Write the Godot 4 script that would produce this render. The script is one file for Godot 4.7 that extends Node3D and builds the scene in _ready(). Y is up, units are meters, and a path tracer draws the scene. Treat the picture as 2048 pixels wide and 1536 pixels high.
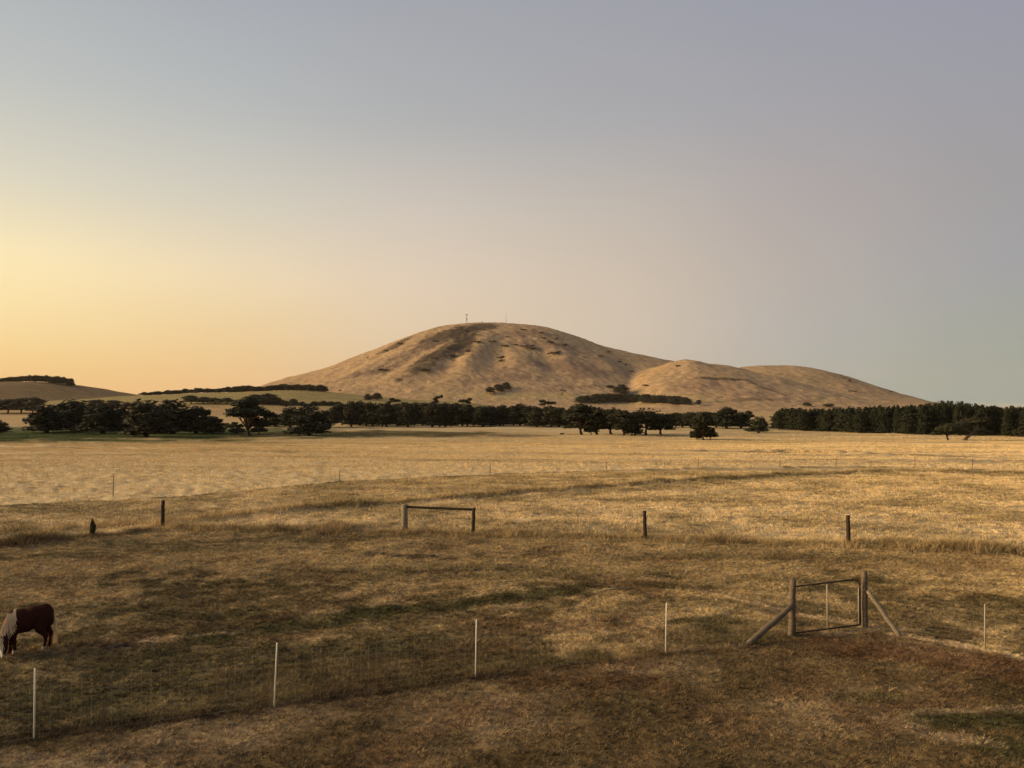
extends Node3D
# A grass plain at dusk: netting fence, gate and pony in front, golden fields, windbreaks, a bare hill with two masts.
# Units are metres, y is up, the camera looks along -z. "depth" below means -z.

const FOCAL := 1575.0                      # focal length in pixels of the 2048 x 1536 photograph
const EYE := Vector3(0.0, 5.6, 0.0)
const HORIZON := 812.0                     # its row in the photograph, hidden behind trees and hills
const PITCH := 0.02793                     # looks up a little: the horizon stands 44 pixels below the middle
const PLAIN := -8.0                        # level of the plain beyond the slope

var taken := {}
var rng := RandomNumberGenerator.new()
var nz_a := FastNoiseLite.new()
var nz_b := FastNoiseLite.new()
var nz_c := FastNoiseLite.new()
var hills := {}
var marks := []
var marks_far := []
var bands := []
var line_field := []
var line_bank := []
var line_fence := []
var line_netting := []
var M := {}

# ------------------------------------------------------------------ names and nodes
func numbered(called: String) -> String:
	if not taken.has(called):
		taken[called] = 0
		return called
	taken[called] += 1
	return "%s_%03d" % [called, taken[called]]

func tag(o: Node, label: String, category: String, group := "", kind := "") -> void:
	o.set_meta("label", label)
	if category != "": o.set_meta("category", category)
	if group != "": o.set_meta("group", group)
	if kind != "": o.set_meta("kind", kind)

func thing(called: String, label: String, category: String, at: Vector3, turn := 0.0, group := "") -> Node3D:
	var o := Node3D.new()
	o.name = numbered(called)
	add_child(o)
	o.position = at
	o.rotation.y = turn
	tag(o, label, category, group)
	return o

func part(called: String, mesh: Mesh, mat: Material, parent: Node) -> MeshInstance3D:
	var o := MeshInstance3D.new()
	o.name = called if parent != self else numbered(called)
	o.mesh = mesh
	o.material_override = mat
	parent.add_child(o, true)
	return o

# ------------------------------------------------------------------ photograph <-> place
func ray(px: float, py: float) -> Vector3:
	return Basis(Vector3.RIGHT, PITCH) * Vector3((px - 1024.0) / FOCAL, -(py - 768.0) / FOCAL, -1.0)

func hit(px: float, py: float, with_hills := false) -> Vector3:
	var r := ray(px, py)
	var t := 6.0
	var last := 5.0
	while t < 9000.0:
		var p := EYE + r * t
		var h := land(p.x, p.z) if with_hills else ground_height(p.x, p.z)
		if p.y <= h:
			var lo := last
			var hi := t
			for k in 18:
				var mid := (lo + hi) * 0.5
				var q := EYE + r * mid
				if q.y <= (land(q.x, q.z) if with_hills else ground_height(q.x, q.z)): hi = mid
				else: lo = mid
			var e := EYE + r * hi
			return Vector3(e.x, land(e.x, e.z) if with_hills else ground_height(e.x, e.z), e.z)
		last = t
		t *= 1.012
	return Vector3.INF

func at_depth(px: float, depth: float) -> Vector3:
	var x := (px - 1024.0) / FOCAL * depth
	return Vector3(x, land(x, -depth), -depth)

func sm(a: float, b: float, x: float) -> float:
	var t := clampf((x - a) / (b - a), 0.0, 1.0)
	return t * t * (3.0 - 2.0 * t)

func along(line: Array, x: float) -> float:       # y of a polyline at x
	if x <= line[0].x: return line[0].y
	for i in range(1, line.size()):
		if x <= line[i].x:
			var a: Vector2 = line[i - 1]
			var b: Vector2 = line[i]
			return lerpf(a.y, b.y, (x - a.x) / (b.x - a.x))
	return line[line.size() - 1].y

func along_smooth(line: Array, x: float) -> float:
	var n := line.size()
	if x <= line[0].x: return line[0].y
	for i in range(1, n):
		if x <= line[i].x:
			var a: Vector2 = line[i - 1]
			var b: Vector2 = line[i]
			var p: Vector2 = line[maxi(i - 2, 0)]
			var q: Vector2 = line[mini(i + 1, n - 1)]
			var s := b.x - a.x
			var t := (x - a.x) / s
			var ma := (b.y - p.y) / maxf(b.x - p.x, 0.001) * s
			var mb := (q.y - a.y) / maxf(q.x - a.x, 0.001) * s
			var t2 := t * t
			var t3 := t2 * t
			return (2 * t3 - 3 * t2 + 1) * a.y + (t3 - 2 * t2 + t) * ma + (-2 * t3 + 3 * t2) * b.y + (t3 - t2) * mb
	return line[n - 1].y

# ------------------------------------------------------------------ the shape of the land
func slope_base(d: float) -> float:
	var s := clampf((d - 38.0) / 262.0, 0.0, 1.0)
	return PLAIN * (0.75 * s + 0.25 * s * s * (3.0 - 2.0 * s))

func ground_height(x: float, z: float) -> float:
	var d := -z
	var h := slope_base(d)
	h += nz_a.get_noise_2d(x * 0.35, z * 0.35) * 0.10 * sm(6.0, 30.0, absf(d))
	if d > 60.0: h += nz_a.get_noise_2d(x * 0.03, z * 0.06) * 0.5 * sm(60.0, 160.0, d)
	if d < 130.0: h += nz_b.get_noise_2d(x * 1.1, z * 1.1) * 0.045 * (1.0 - sm(60.0, 130.0, d))
	if d > 27.0 and d < 90.0: h += minf(absf(nz_b.get_noise_2d(x * 0.30 + 40.0, d * 0.42)), 0.3) * 0.24 * sm(27.0, 32.0, d)
	if line_bank.size() > 0 and d > 25.0 and d < 160.0:
		var u := d - along(line_bank, x)
		if absf(u) < 6.0:
			h += 0.24 * exp(-u * u * 0.9) * sm(-18.0, -12.0, x) * (0.7 + 0.6 * nz_a.get_noise_2d(x * 0.4, 7.0))
	for b in bands:
		if x > b.x0 and x < b.x1:
			var v: float = d - along(b.line, x)
			if absf(v) < b.w * 3.0:
				h += b.h * exp(-v * v / (b.w * b.w)) * sm(b.x0, b.x0 + 12.0, x) * (1.0 - sm(b.x1 - 12.0, b.x1, x)) * (0.75 + 0.9 * nz_a.get_noise_2d(x * 0.12, 31.0))
	return h

func ridge(layer: Dictionary, x: float, d: float) -> float:
	var t: float = (d - layer.zc) / (layer.wf if d < layer.zc else layer.wb)
	if absf(t) >= 1.0: return 0.0
	return maxf(0.0, along_smooth(layer.line, x)) * (0.5 + 0.5 * cos(PI * t))

func smax(a: float, b: float, k: float) -> float:
	k *= sm(0.0, 40.0, minf(a, b)) + 0.001
	var h := maxf(k - absf(a - b), 0.0) / k
	return maxf(a, b) + h * h * k * 0.25

func gully(x: float, d: float, a: float) -> float:
	var dx := x + 75.0
	var dd := 2960.0 - d
	var r := sqrt(dx * dx + dd * dd)
	var th := atan2(dx, maxf(dd, 1.0))
	th += nz_a.get_noise_2d(x * 0.006, d * 0.006) * 0.16
	var n := nz_c.get_noise_2d(th * 260.0, r * 0.16) * 1.0 + nz_b.get_noise_2d(th * 24.0 + 9.0, r * 0.010) * 0.45
	return n * sm(60.0, 420.0, r) * sm(6.0, 70.0, a)

func main_hill_height(x: float, z: float) -> float:
	var d := -z
	if d < 1500.0 or d > 4500.0 or x < -2000.0 or x > 2600.0: return -9.5
	var a := ridge(hills.main, x, d)
	if a > 4.0:
		a += gully(x, d, a) * 5.5
		for m in hills.bumps:
			if x < m.x0 or x > m.x1 or d < m.y0 or d > m.y1: continue
			var p := Vector2(x, d)
			var ab: Vector2 = m.b - m.a
			var t := clampf((p - m.a).dot(ab) / ab.length_squared(), 0.0, 1.0)
			var q: float = (p - (m.a + ab * t)).length_squared() / (m.w * m.w)
			a += m.h * exp(-q) * sin(PI * (0.12 + 0.76 * t))
	var b := ridge(hills.spur, x, d)
	if b > 4.0: b += nz_c.get_noise_2d(x * 0.55, d * 0.30) * 7.0 * sm(4.0, 40.0, b) + nz_b.get_noise_2d(x * 0.02, d * 0.03) * 2.0
	var c := ridge(hills.back, x, d)
	if c > 4.0: c += nz_c.get_noise_2d(x * 0.4 + 70.0, d * 0.25) * 6.0 * sm(4.0, 60.0, c)
	var h := smax(smax(a, c, 18.0), b, 10.0)
	if h > 1.0: h += nz_a.get_noise_2d(x * 0.12, d * 0.12) * 2.2 * sm(1.0, 20.0, h)
	return -9.5 + h

func left_hill_height(x: float, z: float) -> float:
	var h := ridge(hills.left, x, -z)
	return -9.5 + h + nz_a.get_noise_2d(x * 0.05, z * 0.05) * 1.2 * sm(2.0, 20.0, h)

func foothill_height(x: float, z: float) -> float:
	var h := ridge(hills.foot, x, -z)
	return -9.5 + h + nz_a.get_noise_2d(x * 0.05, z * 0.05 + 40.0) * 0.7 * sm(2.0, 12.0, h)

func land(x: float, z: float) -> float:
	var h := ground_height(x, z)
	if z < -1000.0:
		h = maxf(h, maxf(main_hill_height(x, z), maxf(left_hill_height(x, z), foothill_height(x, z))))
	return h

func hill_line(zc: float, pts: Array) -> Array:
	var out := []
	for p in pts:
		out.append(Vector2((p[0] - 1024.0) / FOCAL * zc, (HORIZON - p[1]) / FOCAL * zc + EYE.y + 9.5))
	return out

# ------------------------------------------------------------------ the colours of the land (linear)
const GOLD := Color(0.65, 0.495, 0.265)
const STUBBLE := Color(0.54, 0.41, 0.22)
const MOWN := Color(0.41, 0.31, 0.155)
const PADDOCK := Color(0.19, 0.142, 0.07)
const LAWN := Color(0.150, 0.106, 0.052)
const GREEN := Color(0.075, 0.068, 0.030)
const PASTURE := Color(0.065, 0.090, 0.030)
const RUSSET := Color(0.125, 0.072, 0.038)
const PALE := Color(0.44, 0.33, 0.19)
const SOIL_AND_SHADE := Color(0.075, 0.05, 0.03)

func mark(ax: float, ay: float, bx: float, by: float, w: float, c: Color, k: float) -> void:
	var a := hit(ax, ay)
	var b := hit(bx, by)
	var m := {"a": Vector2(a.x, -a.z), "b": Vector2(b.x, -b.z), "w": w, "c": c, "k": k}
	m.x0 = minf(m.a.x, m.b.x) - w * 1.7
	m.x1 = maxf(m.a.x, m.b.x) + w * 1.7
	m.y0 = minf(m.a.y, m.b.y) - w * 1.7
	m.y1 = maxf(m.a.y, m.b.y) + w * 1.7
	if m.y0 > 70.0: marks_far.append(m)
	else: marks.append(m)

func stained(c: Color, list: Array, x: float, d: float, wob: float) -> Color:
	for m in list:
		if x < m.x0 or x > m.x1 or d < m.y0 or d > m.y1: continue
		var p := Vector2(x, d)
		var ab: Vector2 = m.b - m.a
		var t := clampf((p - m.a).dot(ab) / maxf(ab.length_squared(), 0.0001), 0.0, 1.0)
		var far: float = (p - (m.a + ab * t)).length() / m.w + wob * 0.55
		var k: float = m.k * (1.0 - sm(0.45, 1.15, far))
		if k > 0.0: c = c.lerp(m.c, k)
	return c

func ground_color(x: float, z: float) -> Color:
	var d := -z
	var n1 := nz_a.get_noise_2d(x * 0.30, d * 0.30)
	var n2 := nz_b.get_noise_2d(x * 0.75, d * 0.75)
	var c: Color
	if d > 250.0:
		var n5 := nz_a.get_noise_2d(x * 0.012, d * 0.03)
		c = GOLD * 0.86 if d < 560.0 + n5 * 60.0 else Color(0.50, 0.36, 0.18)
		c = c.lerp(Color(0.42, 0.32, 0.15), clampf(n5 * 1.2, 0.0, 0.6))
		c = stained(c, marks_far, x, d, nz_a.get_noise_2d(x * 0.08, d * 0.08))
		return c * (1.0 + 0.18 * nz_a.get_noise_2d(x * 0.03, d * 0.05) + 0.12 * nz_b.get_noise_2d(x * 0.08, d * 0.1))
	var lf := along(line_field, x) + nz_b.get_noise_2d(x * 0.5, 3.0) * 0.8
	var lb := along(line_bank, x) + nz_b.get_noise_2d(x * 0.6, 13.0) * 0.5
	var lp := along(line_fence, x) + nz_b.get_noise_2d(x * 0.8, 23.0) * 0.5
	var ln := along(line_netting, x) + n2 * 0.12
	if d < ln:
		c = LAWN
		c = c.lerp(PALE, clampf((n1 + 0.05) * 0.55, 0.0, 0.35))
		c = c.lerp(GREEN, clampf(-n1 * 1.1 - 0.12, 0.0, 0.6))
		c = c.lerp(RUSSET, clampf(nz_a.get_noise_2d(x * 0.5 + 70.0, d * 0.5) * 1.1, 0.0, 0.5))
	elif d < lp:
		var paler := sm(0.35, 0.65, 0.5 + (d - 22.5) * 0.10 + n1 * 0.8 + n2 * 0.5)      # paler towards the timber fence, with a ragged edge
		c = PADDOCK.lerp(Color(0.325, 0.242, 0.122), paler)
		c = c.lerp(GREEN, clampf(0.10 - paler * 0.15 + nz_a.get_noise_2d(x * 0.13 + 20.0, d * 0.55) * 1.2, 0.0, 0.42))
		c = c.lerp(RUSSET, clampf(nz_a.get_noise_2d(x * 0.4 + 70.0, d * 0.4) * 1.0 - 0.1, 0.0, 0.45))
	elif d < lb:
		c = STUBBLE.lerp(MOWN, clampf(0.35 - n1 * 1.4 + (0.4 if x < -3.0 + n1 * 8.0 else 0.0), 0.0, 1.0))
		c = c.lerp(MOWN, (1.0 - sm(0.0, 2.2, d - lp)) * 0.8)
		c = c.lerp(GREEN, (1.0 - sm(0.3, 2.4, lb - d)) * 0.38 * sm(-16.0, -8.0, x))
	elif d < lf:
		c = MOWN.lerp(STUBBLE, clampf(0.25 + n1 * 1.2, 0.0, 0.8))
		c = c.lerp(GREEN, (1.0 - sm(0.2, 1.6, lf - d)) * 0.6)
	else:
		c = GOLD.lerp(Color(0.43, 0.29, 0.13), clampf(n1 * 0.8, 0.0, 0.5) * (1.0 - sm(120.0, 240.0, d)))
		var n6 := nz_a.get_noise_2d(x * 0.04, d * 0.22)
		c = c.lerp(Color(0.36, 0.25, 0.115), clampf(n6 * 1.6 - 0.25, 0.0, 0.7) * sm(60.0, 110.0, d))
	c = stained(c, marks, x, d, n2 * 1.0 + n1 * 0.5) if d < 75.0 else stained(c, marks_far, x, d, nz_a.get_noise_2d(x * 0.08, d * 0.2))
	if d < 34.0: n2 += 0.9 * nz_b.get_noise_2d(x * 3.3, d * 3.3) * (1.0 - sm(24.0, 34.0, d))
	return c * maxf(0.35, 1.0 + 0.30 * n1 + 0.42 * n2 * (1.0 - sm(60.0, 140.0, d)))

func hill_color(x: float, z: float) -> Color:
	var d := -z
	var n1 := nz_a.get_noise_2d(x * 0.035 + 300.0, d * 0.035)
	var n2 := nz_b.get_noise_2d(x * 0.035 + 300.0, d * 0.035)
	var st2 := nz_b.get_noise_2d(x * 0.016 + 500.0, d * 0.010)
	var c := Color(0.53, 0.37, 0.208)                # dry grass
	for m in hills.marks:                            # scree, grass and toned patches, each laid out in plan
		var u: float = x - m.c0.x
		var v: float = d - m.c0.y
		var a: float = (u * m.b.y - v * m.b.x) / m.det
		var b: float = (v * m.a.x - u * m.a.y) / m.det
		var q := a * a + b * b
		if q < 2.4:
			var k: float = m.k * (1.0 - sm(0.55, 1.25, sqrt(q) + n2 * 0.35 + n1 * 0.35 + st2 * 0.2))
			if k > 0.0: c = c.lerp(m.c, k)
	return c * (1.0 + 0.30 * n2 + 0.30 * nz_b.get_noise_2d(x * 0.09, d * 0.05))

func left_hill_color(x: float, z: float) -> Color:
	var n := nz_a.get_noise_2d(x * 0.03, z * 0.05)
	return Color(0.30, 0.215, 0.105).lerp(Color(0.24, 0.165, 0.09), clampf(0.4 + n, 0.0, 1.0)) * (1.0 + 0.25 * nz_b.get_noise_2d(x * 0.03, z * 0.04))

func foothill_color(x: float, z: float) -> Color:
	var n := nz_a.get_noise_2d(x * 0.02, z * 0.04)
	var c := Color(0.38, 0.31, 0.13).lerp(Color(0.50, 0.35, 0.18), sm(-12.0, 12.0, (-z - 1330.0) * -0.08 + n * 6.0))
	return c * (1.0 + 0.2 * nz_b.get_noise_2d(x * 0.02, z * 0.04) + 0.15 * n)

func sheet(xs_at: Callable, depths: PackedFloat32Array, columns: int, height: Callable, color: Callable) -> ArrayMesh:
	var rows := depths.size()
	var v := PackedVector3Array()
	var c := PackedColorArray()
	var nrm := PackedVector3Array()
	v.resize(rows * columns)
	c.resize(rows * columns)
	nrm.resize(rows * columns)
	for i in rows:
		var d := depths[i]
		var span: Vector2 = xs_at.call(d)
		for j in columns:
			var x := lerpf(span.x, span.y, float(j) / (columns - 1))
			var k := i * columns + j
			v[k] = Vector3(x, height.call(x, -d), -d)
			c[k] = color.call(x, -d)
	for i in rows:
		for j in columns:
			var e := v[i * columns + mini(j + 1, columns - 1)] - v[i * columns + maxi(j - 1, 0)]
			var f := v[mini(i + 1, rows - 1) * columns + j] - v[maxi(i - 1, 0) * columns + j]
			var n := e.cross(f)
			if n.y < 0.0: n = -n
			nrm[i * columns + j] = n.normalized()
	var idx := PackedInt32Array()
	idx.resize((rows - 1) * (columns - 1) * 6)
	var w := 0
	for i in rows - 1:
		for j in columns - 1:
			var a := i * columns + j
			var b := a + 1
			var p := a + columns
			var q := p + 1
			idx[w] = a; idx[w + 1] = p; idx[w + 2] = b
			idx[w + 3] = b; idx[w + 4] = p; idx[w + 5] = q
			w += 6
	var arr := []
	arr.resize(Mesh.ARRAY_MAX)
	arr[Mesh.ARRAY_VERTEX] = v
	arr[Mesh.ARRAY_NORMAL] = nrm
	arr[Mesh.ARRAY_COLOR] = c
	arr[Mesh.ARRAY_INDEX] = idx
	var mesh := ArrayMesh.new()
	mesh.add_surface_from_arrays(Mesh.PRIMITIVE_TRIANGLES, arr)
	return mesh

# ------------------------------------------------------------------ materials
func grain(size: int, freq: float, lo: float, hi: float, seed_: int, oct := 4) -> ImageTexture:
	var n := FastNoiseLite.new()
	n.seed = seed_
	n.frequency = freq
	n.fractal_octaves = oct
	var src := n.get_seamless_image(size, size, false, false, 0.15)
	src.convert(Image.FORMAT_RGB8)
	var im := Image.create(size, size, true, Image.FORMAT_RGB8)
	for y in size:
		for x in size:
			var g := clampf((src.get_pixel(x, y).r - 0.5) * 1.6 + 0.5, 0.0, 1.0)
			var t := lerpf(lo, hi, g)
			im.set_pixel(x, y, Color(t, t, t))
	im.generate_mipmaps()
	return ImageTexture.create_from_image(im)

func plain(c: Color, rough := 0.9) -> StandardMaterial3D:
	var m := StandardMaterial3D.new()
	m.albedo_color = c.linear_to_srgb()
	m.roughness = rough
	m.metallic_specular = 0.25
	return m

func tinted(rough := 0.95) -> StandardMaterial3D:
	var m := plain(Color.WHITE, rough)
	m.vertex_color_use_as_albedo = true
	m.metallic_specular = 0.1
	return m

func make_materials() -> void:
	var g1 := grain(512, 0.045, 0.80, 1.0, 5)
	var g2 := grain(512, 0.03, 0.45, 1.0, 8)
	M.ground = tinted()
	M.ground.albedo_texture = g1
	M.ground.uv1_triplanar = true
	M.ground.uv1_world_triplanar = true
	M.ground.uv1_scale = Vector3(0.31, 0.31, 0.31)
	M.hill = tinted()
	M.hill.albedo_texture = grain(1024, 0.035, 0.66, 1.0, 15, 5)
	M.hill.uv1_triplanar = true
	M.hill.uv1_world_triplanar = true
	M.hill.uv1_scale = Vector3(0.006, 0.012, 0.006)
	M.grass = tinted(0.85)
	M.grass.backlight = Color(0.35, 0.35, 0.35)
	M.grass.cull_mode = BaseMaterial3D.CULL_DISABLED
	M.leaf = []
	for c in [Color(0.026, 0.027, 0.013), Color(0.032, 0.031, 0.016), Color(0.021, 0.025, 0.013), Color(0.040, 0.040, 0.019), Color(0.028, 0.031, 0.019), Color(0.115, 0.088, 0.060)]:
		var m := plain(c, 0.8)
		m.cull_mode = BaseMaterial3D.CULL_DISABLED
		M.leaf.append(m)
	M.bark = plain(Color(0.10, 0.072, 0.05))
	M.bark_pale = plain(Color(0.26, 0.20, 0.14))
	M.timber = plain(Color(0.26, 0.20, 0.135))
	M.timber_old = plain(Color(0.10, 0.072, 0.05))
	M.timber_pale = plain(Color(0.42, 0.34, 0.23))
	for m in [M.timber, M.timber_old, M.timber_pale, M.bark, M.bark_pale]:
		m.albedo_texture = g2
		m.uv1_triplanar = true
		m.uv1_scale = Vector3(5.0, 0.7, 5.0)
	M.steel_rust = plain(Color(0.11, 0.075, 0.055), 0.7)
	M.steel_pale = plain(Color(0.36, 0.31, 0.24), 0.6)
	M.steel_rust.albedo_texture = g2
	M.steel_rust.uv1_triplanar = true
	M.steel_rust.uv1_scale = Vector3(6, 6, 6)
	M.wire = plain(Color(0.25, 0.22, 0.175), 0.6)
	M.white_rod = plain(Color(0.80, 0.76, 0.66), 0.5)
	M.mast = plain(Color(0.30, 0.26, 0.22), 0.6)
	M.stone = plain(Color(0.13, 0.10, 0.075))
	M.stone.albedo_texture = g2
	M.stone.uv1_triplanar = true
	M.shadow = plain(Color(0.035, 0.026, 0.02))  # near-black tone of the mound that stands for shade
	M.coat = tinted(0.7)
	M.hair = plain(Color(0.70, 0.52, 0.29), 0.6)
	M.hair.cull_mode = BaseMaterial3D.CULL_DISABLED
	M.hoof = plain(Color(0.05, 0.04, 0.035))

# ------------------------------------------------------------------ mesh helpers
func tube(st: SurfaceTool, pts: Array, radii: Array, sides := 8, cap := true, turn := 0.0) -> void:
	var rings := []
	var side := Vector3.ZERO
	for i in pts.size():
		var dir: Vector3 = (pts[mini(i + 1, pts.size() - 1)] - pts[maxi(i - 1, 0)]).normalized()
		if i == 0:
			side = dir.cross(Vector3.FORWARD if absf(dir.z) < 0.9 else Vector3.UP).normalized()
		else:
			side = (side - dir * side.dot(dir)).normalized()
		var up := dir.cross(side)
		var ring := []
		for k in sides:
			var a := TAU * k / sides + turn
			ring.append(pts[i] + (side * cos(a) + up * sin(a)) * radii[i])
		rings.append(ring)
	for i in pts.size() - 1:
		for k in sides:
			var a: Vector3 = rings[i][k]
			var b: Vector3 = rings[i][(k + 1) % sides]
			var c: Vector3 = rings[i + 1][(k + 1) % sides]
			var d: Vector3 = rings[i + 1][k]
			for p in [a, b, c, a, c, d]: st.add_vertex(p)
	if cap:
		for e in [0, pts.size() - 1]:
			for k in sides:
				var tri := [pts[e], rings[e][k], rings[e][(k + 1) % sides]]
				if e == 0: tri.reverse()
				for p in tri: st.add_vertex(p)

func begin() -> SurfaceTool:
	var st := SurfaceTool.new()
	st.begin(Mesh.PRIMITIVE_TRIANGLES)
	return st

func finish(st: SurfaceTool, smooth := false) -> ArrayMesh:
	if smooth: st.index()
	st.generate_normals()
	return st.commit()

func tube_mesh(pts: Array, radii: Array, sides := 8, turn := 0.0) -> ArrayMesh:
	var st := begin()
	tube(st, pts, radii, sides, true, turn)
	return finish(st)

func log_mesh(a: Vector3, b: Vector3, r: float, seed_: int, sides := 12) -> ArrayMesh:   # a round timber: knots, taper, bevelled ends
	var g := RandomNumberGenerator.new()
	g.seed = seed_
	var pts := []
	var radii := []
	var n := 9
	var dir := (b - a).normalized()
	var s1 := dir.cross(Vector3(0.3, 0.2, 0.9)).normalized()
	var s2 := dir.cross(s1)
	for i in n + 1:
		var t := float(i) / n
		var wob := 0.0 if i == 0 or i == n else r * 0.10
		pts.append(a.lerp(b, t) + s1 * g.randf_range(-wob, wob) + s2 * g.randf_range(-wob, wob))
		radii.append(r * (1.06 - 0.10 * t) * g.randf_range(0.96, 1.04))
	pts.append(b + dir * r * 0.12)
	radii.append(r * 0.82)
	var st := begin()
	tube(st, pts, radii, sides)
	return finish(st)

# ------------------------------------------------------------------ trees
func leaves(st: SurfaceTool, blobs: Array, count: int, size: float, g: RandomNumberGenerator) -> void:
	var total := 0.0
	for b in blobs: total += pow(b[1].x * b[1].y * b[1].z, 0.667)
	for b in blobs:
		var n := int(count * pow(b[1].x * b[1].y * b[1].z, 0.667) / total)
		for k in n:
			var u := Vector3(g.randfn(), g.randfn(), g.randfn()).normalized()
			if u.y < -0.35: u.y *= 0.45
			var rr := pow(g.randf(), 0.35) * g.randf_range(0.86, 1.10) * (1.25 if g.randf() < 0.06 else 1.0)
			var p: Vector3 = b[0] + Vector3(u.x * b[1].x, u.y * b[1].y, u.z * b[1].z) * rr
			var nn := (u + Vector3(g.randfn(), g.randfn() * 0.8 + 0.3, g.randfn()) * 0.6).normalized()
			var e := nn.cross(Vector3(g.randfn(), g.randfn(), g.randfn())).normalized()
			var f := nn.cross(e)
			var s := size * g.randf_range(0.6, 1.35)
			var tip := p + e * s + nn * s * 0.1
			var tail := p - e * s - f * s * 0.2
			var l := p + f * s * g.randf_range(0.5, 0.8) - nn * s * 0.25
			var r := p - f * s * g.randf_range(0.5, 0.8) - nn * s * 0.25
			for q in [tail, l, tip, tail, tip, r]: st.add_vertex(q)

func limbs(st: SurfaceTool, base: Vector3, fork: Vector3, ends: Array, r: float, g: RandomNumberGenerator) -> void:
	var mid := base.lerp(fork, 0.5) + Vector3(g.randf_range(-1, 1), 0, g.randf_range(-1, 1)) * r * 0.6
	tube(st, [base - Vector3(0, 0.3, 0), base + Vector3(0, 0.25, 0), mid, fork], [r * 1.5, r * 1.1, r * 0.85, r * 0.7], 7, false)
	for e in ends:
		var m: Vector3 = fork.lerp(e, 0.5) + Vector3(g.randf_range(-0.3, 0.3), g.randf_range(-0.3, 0.3), g.randf_range(-0.3, 0.3))
		tube(st, [fork, m, e], [r * 0.6, r * 0.38, r * 0.12], 5, false)

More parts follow.
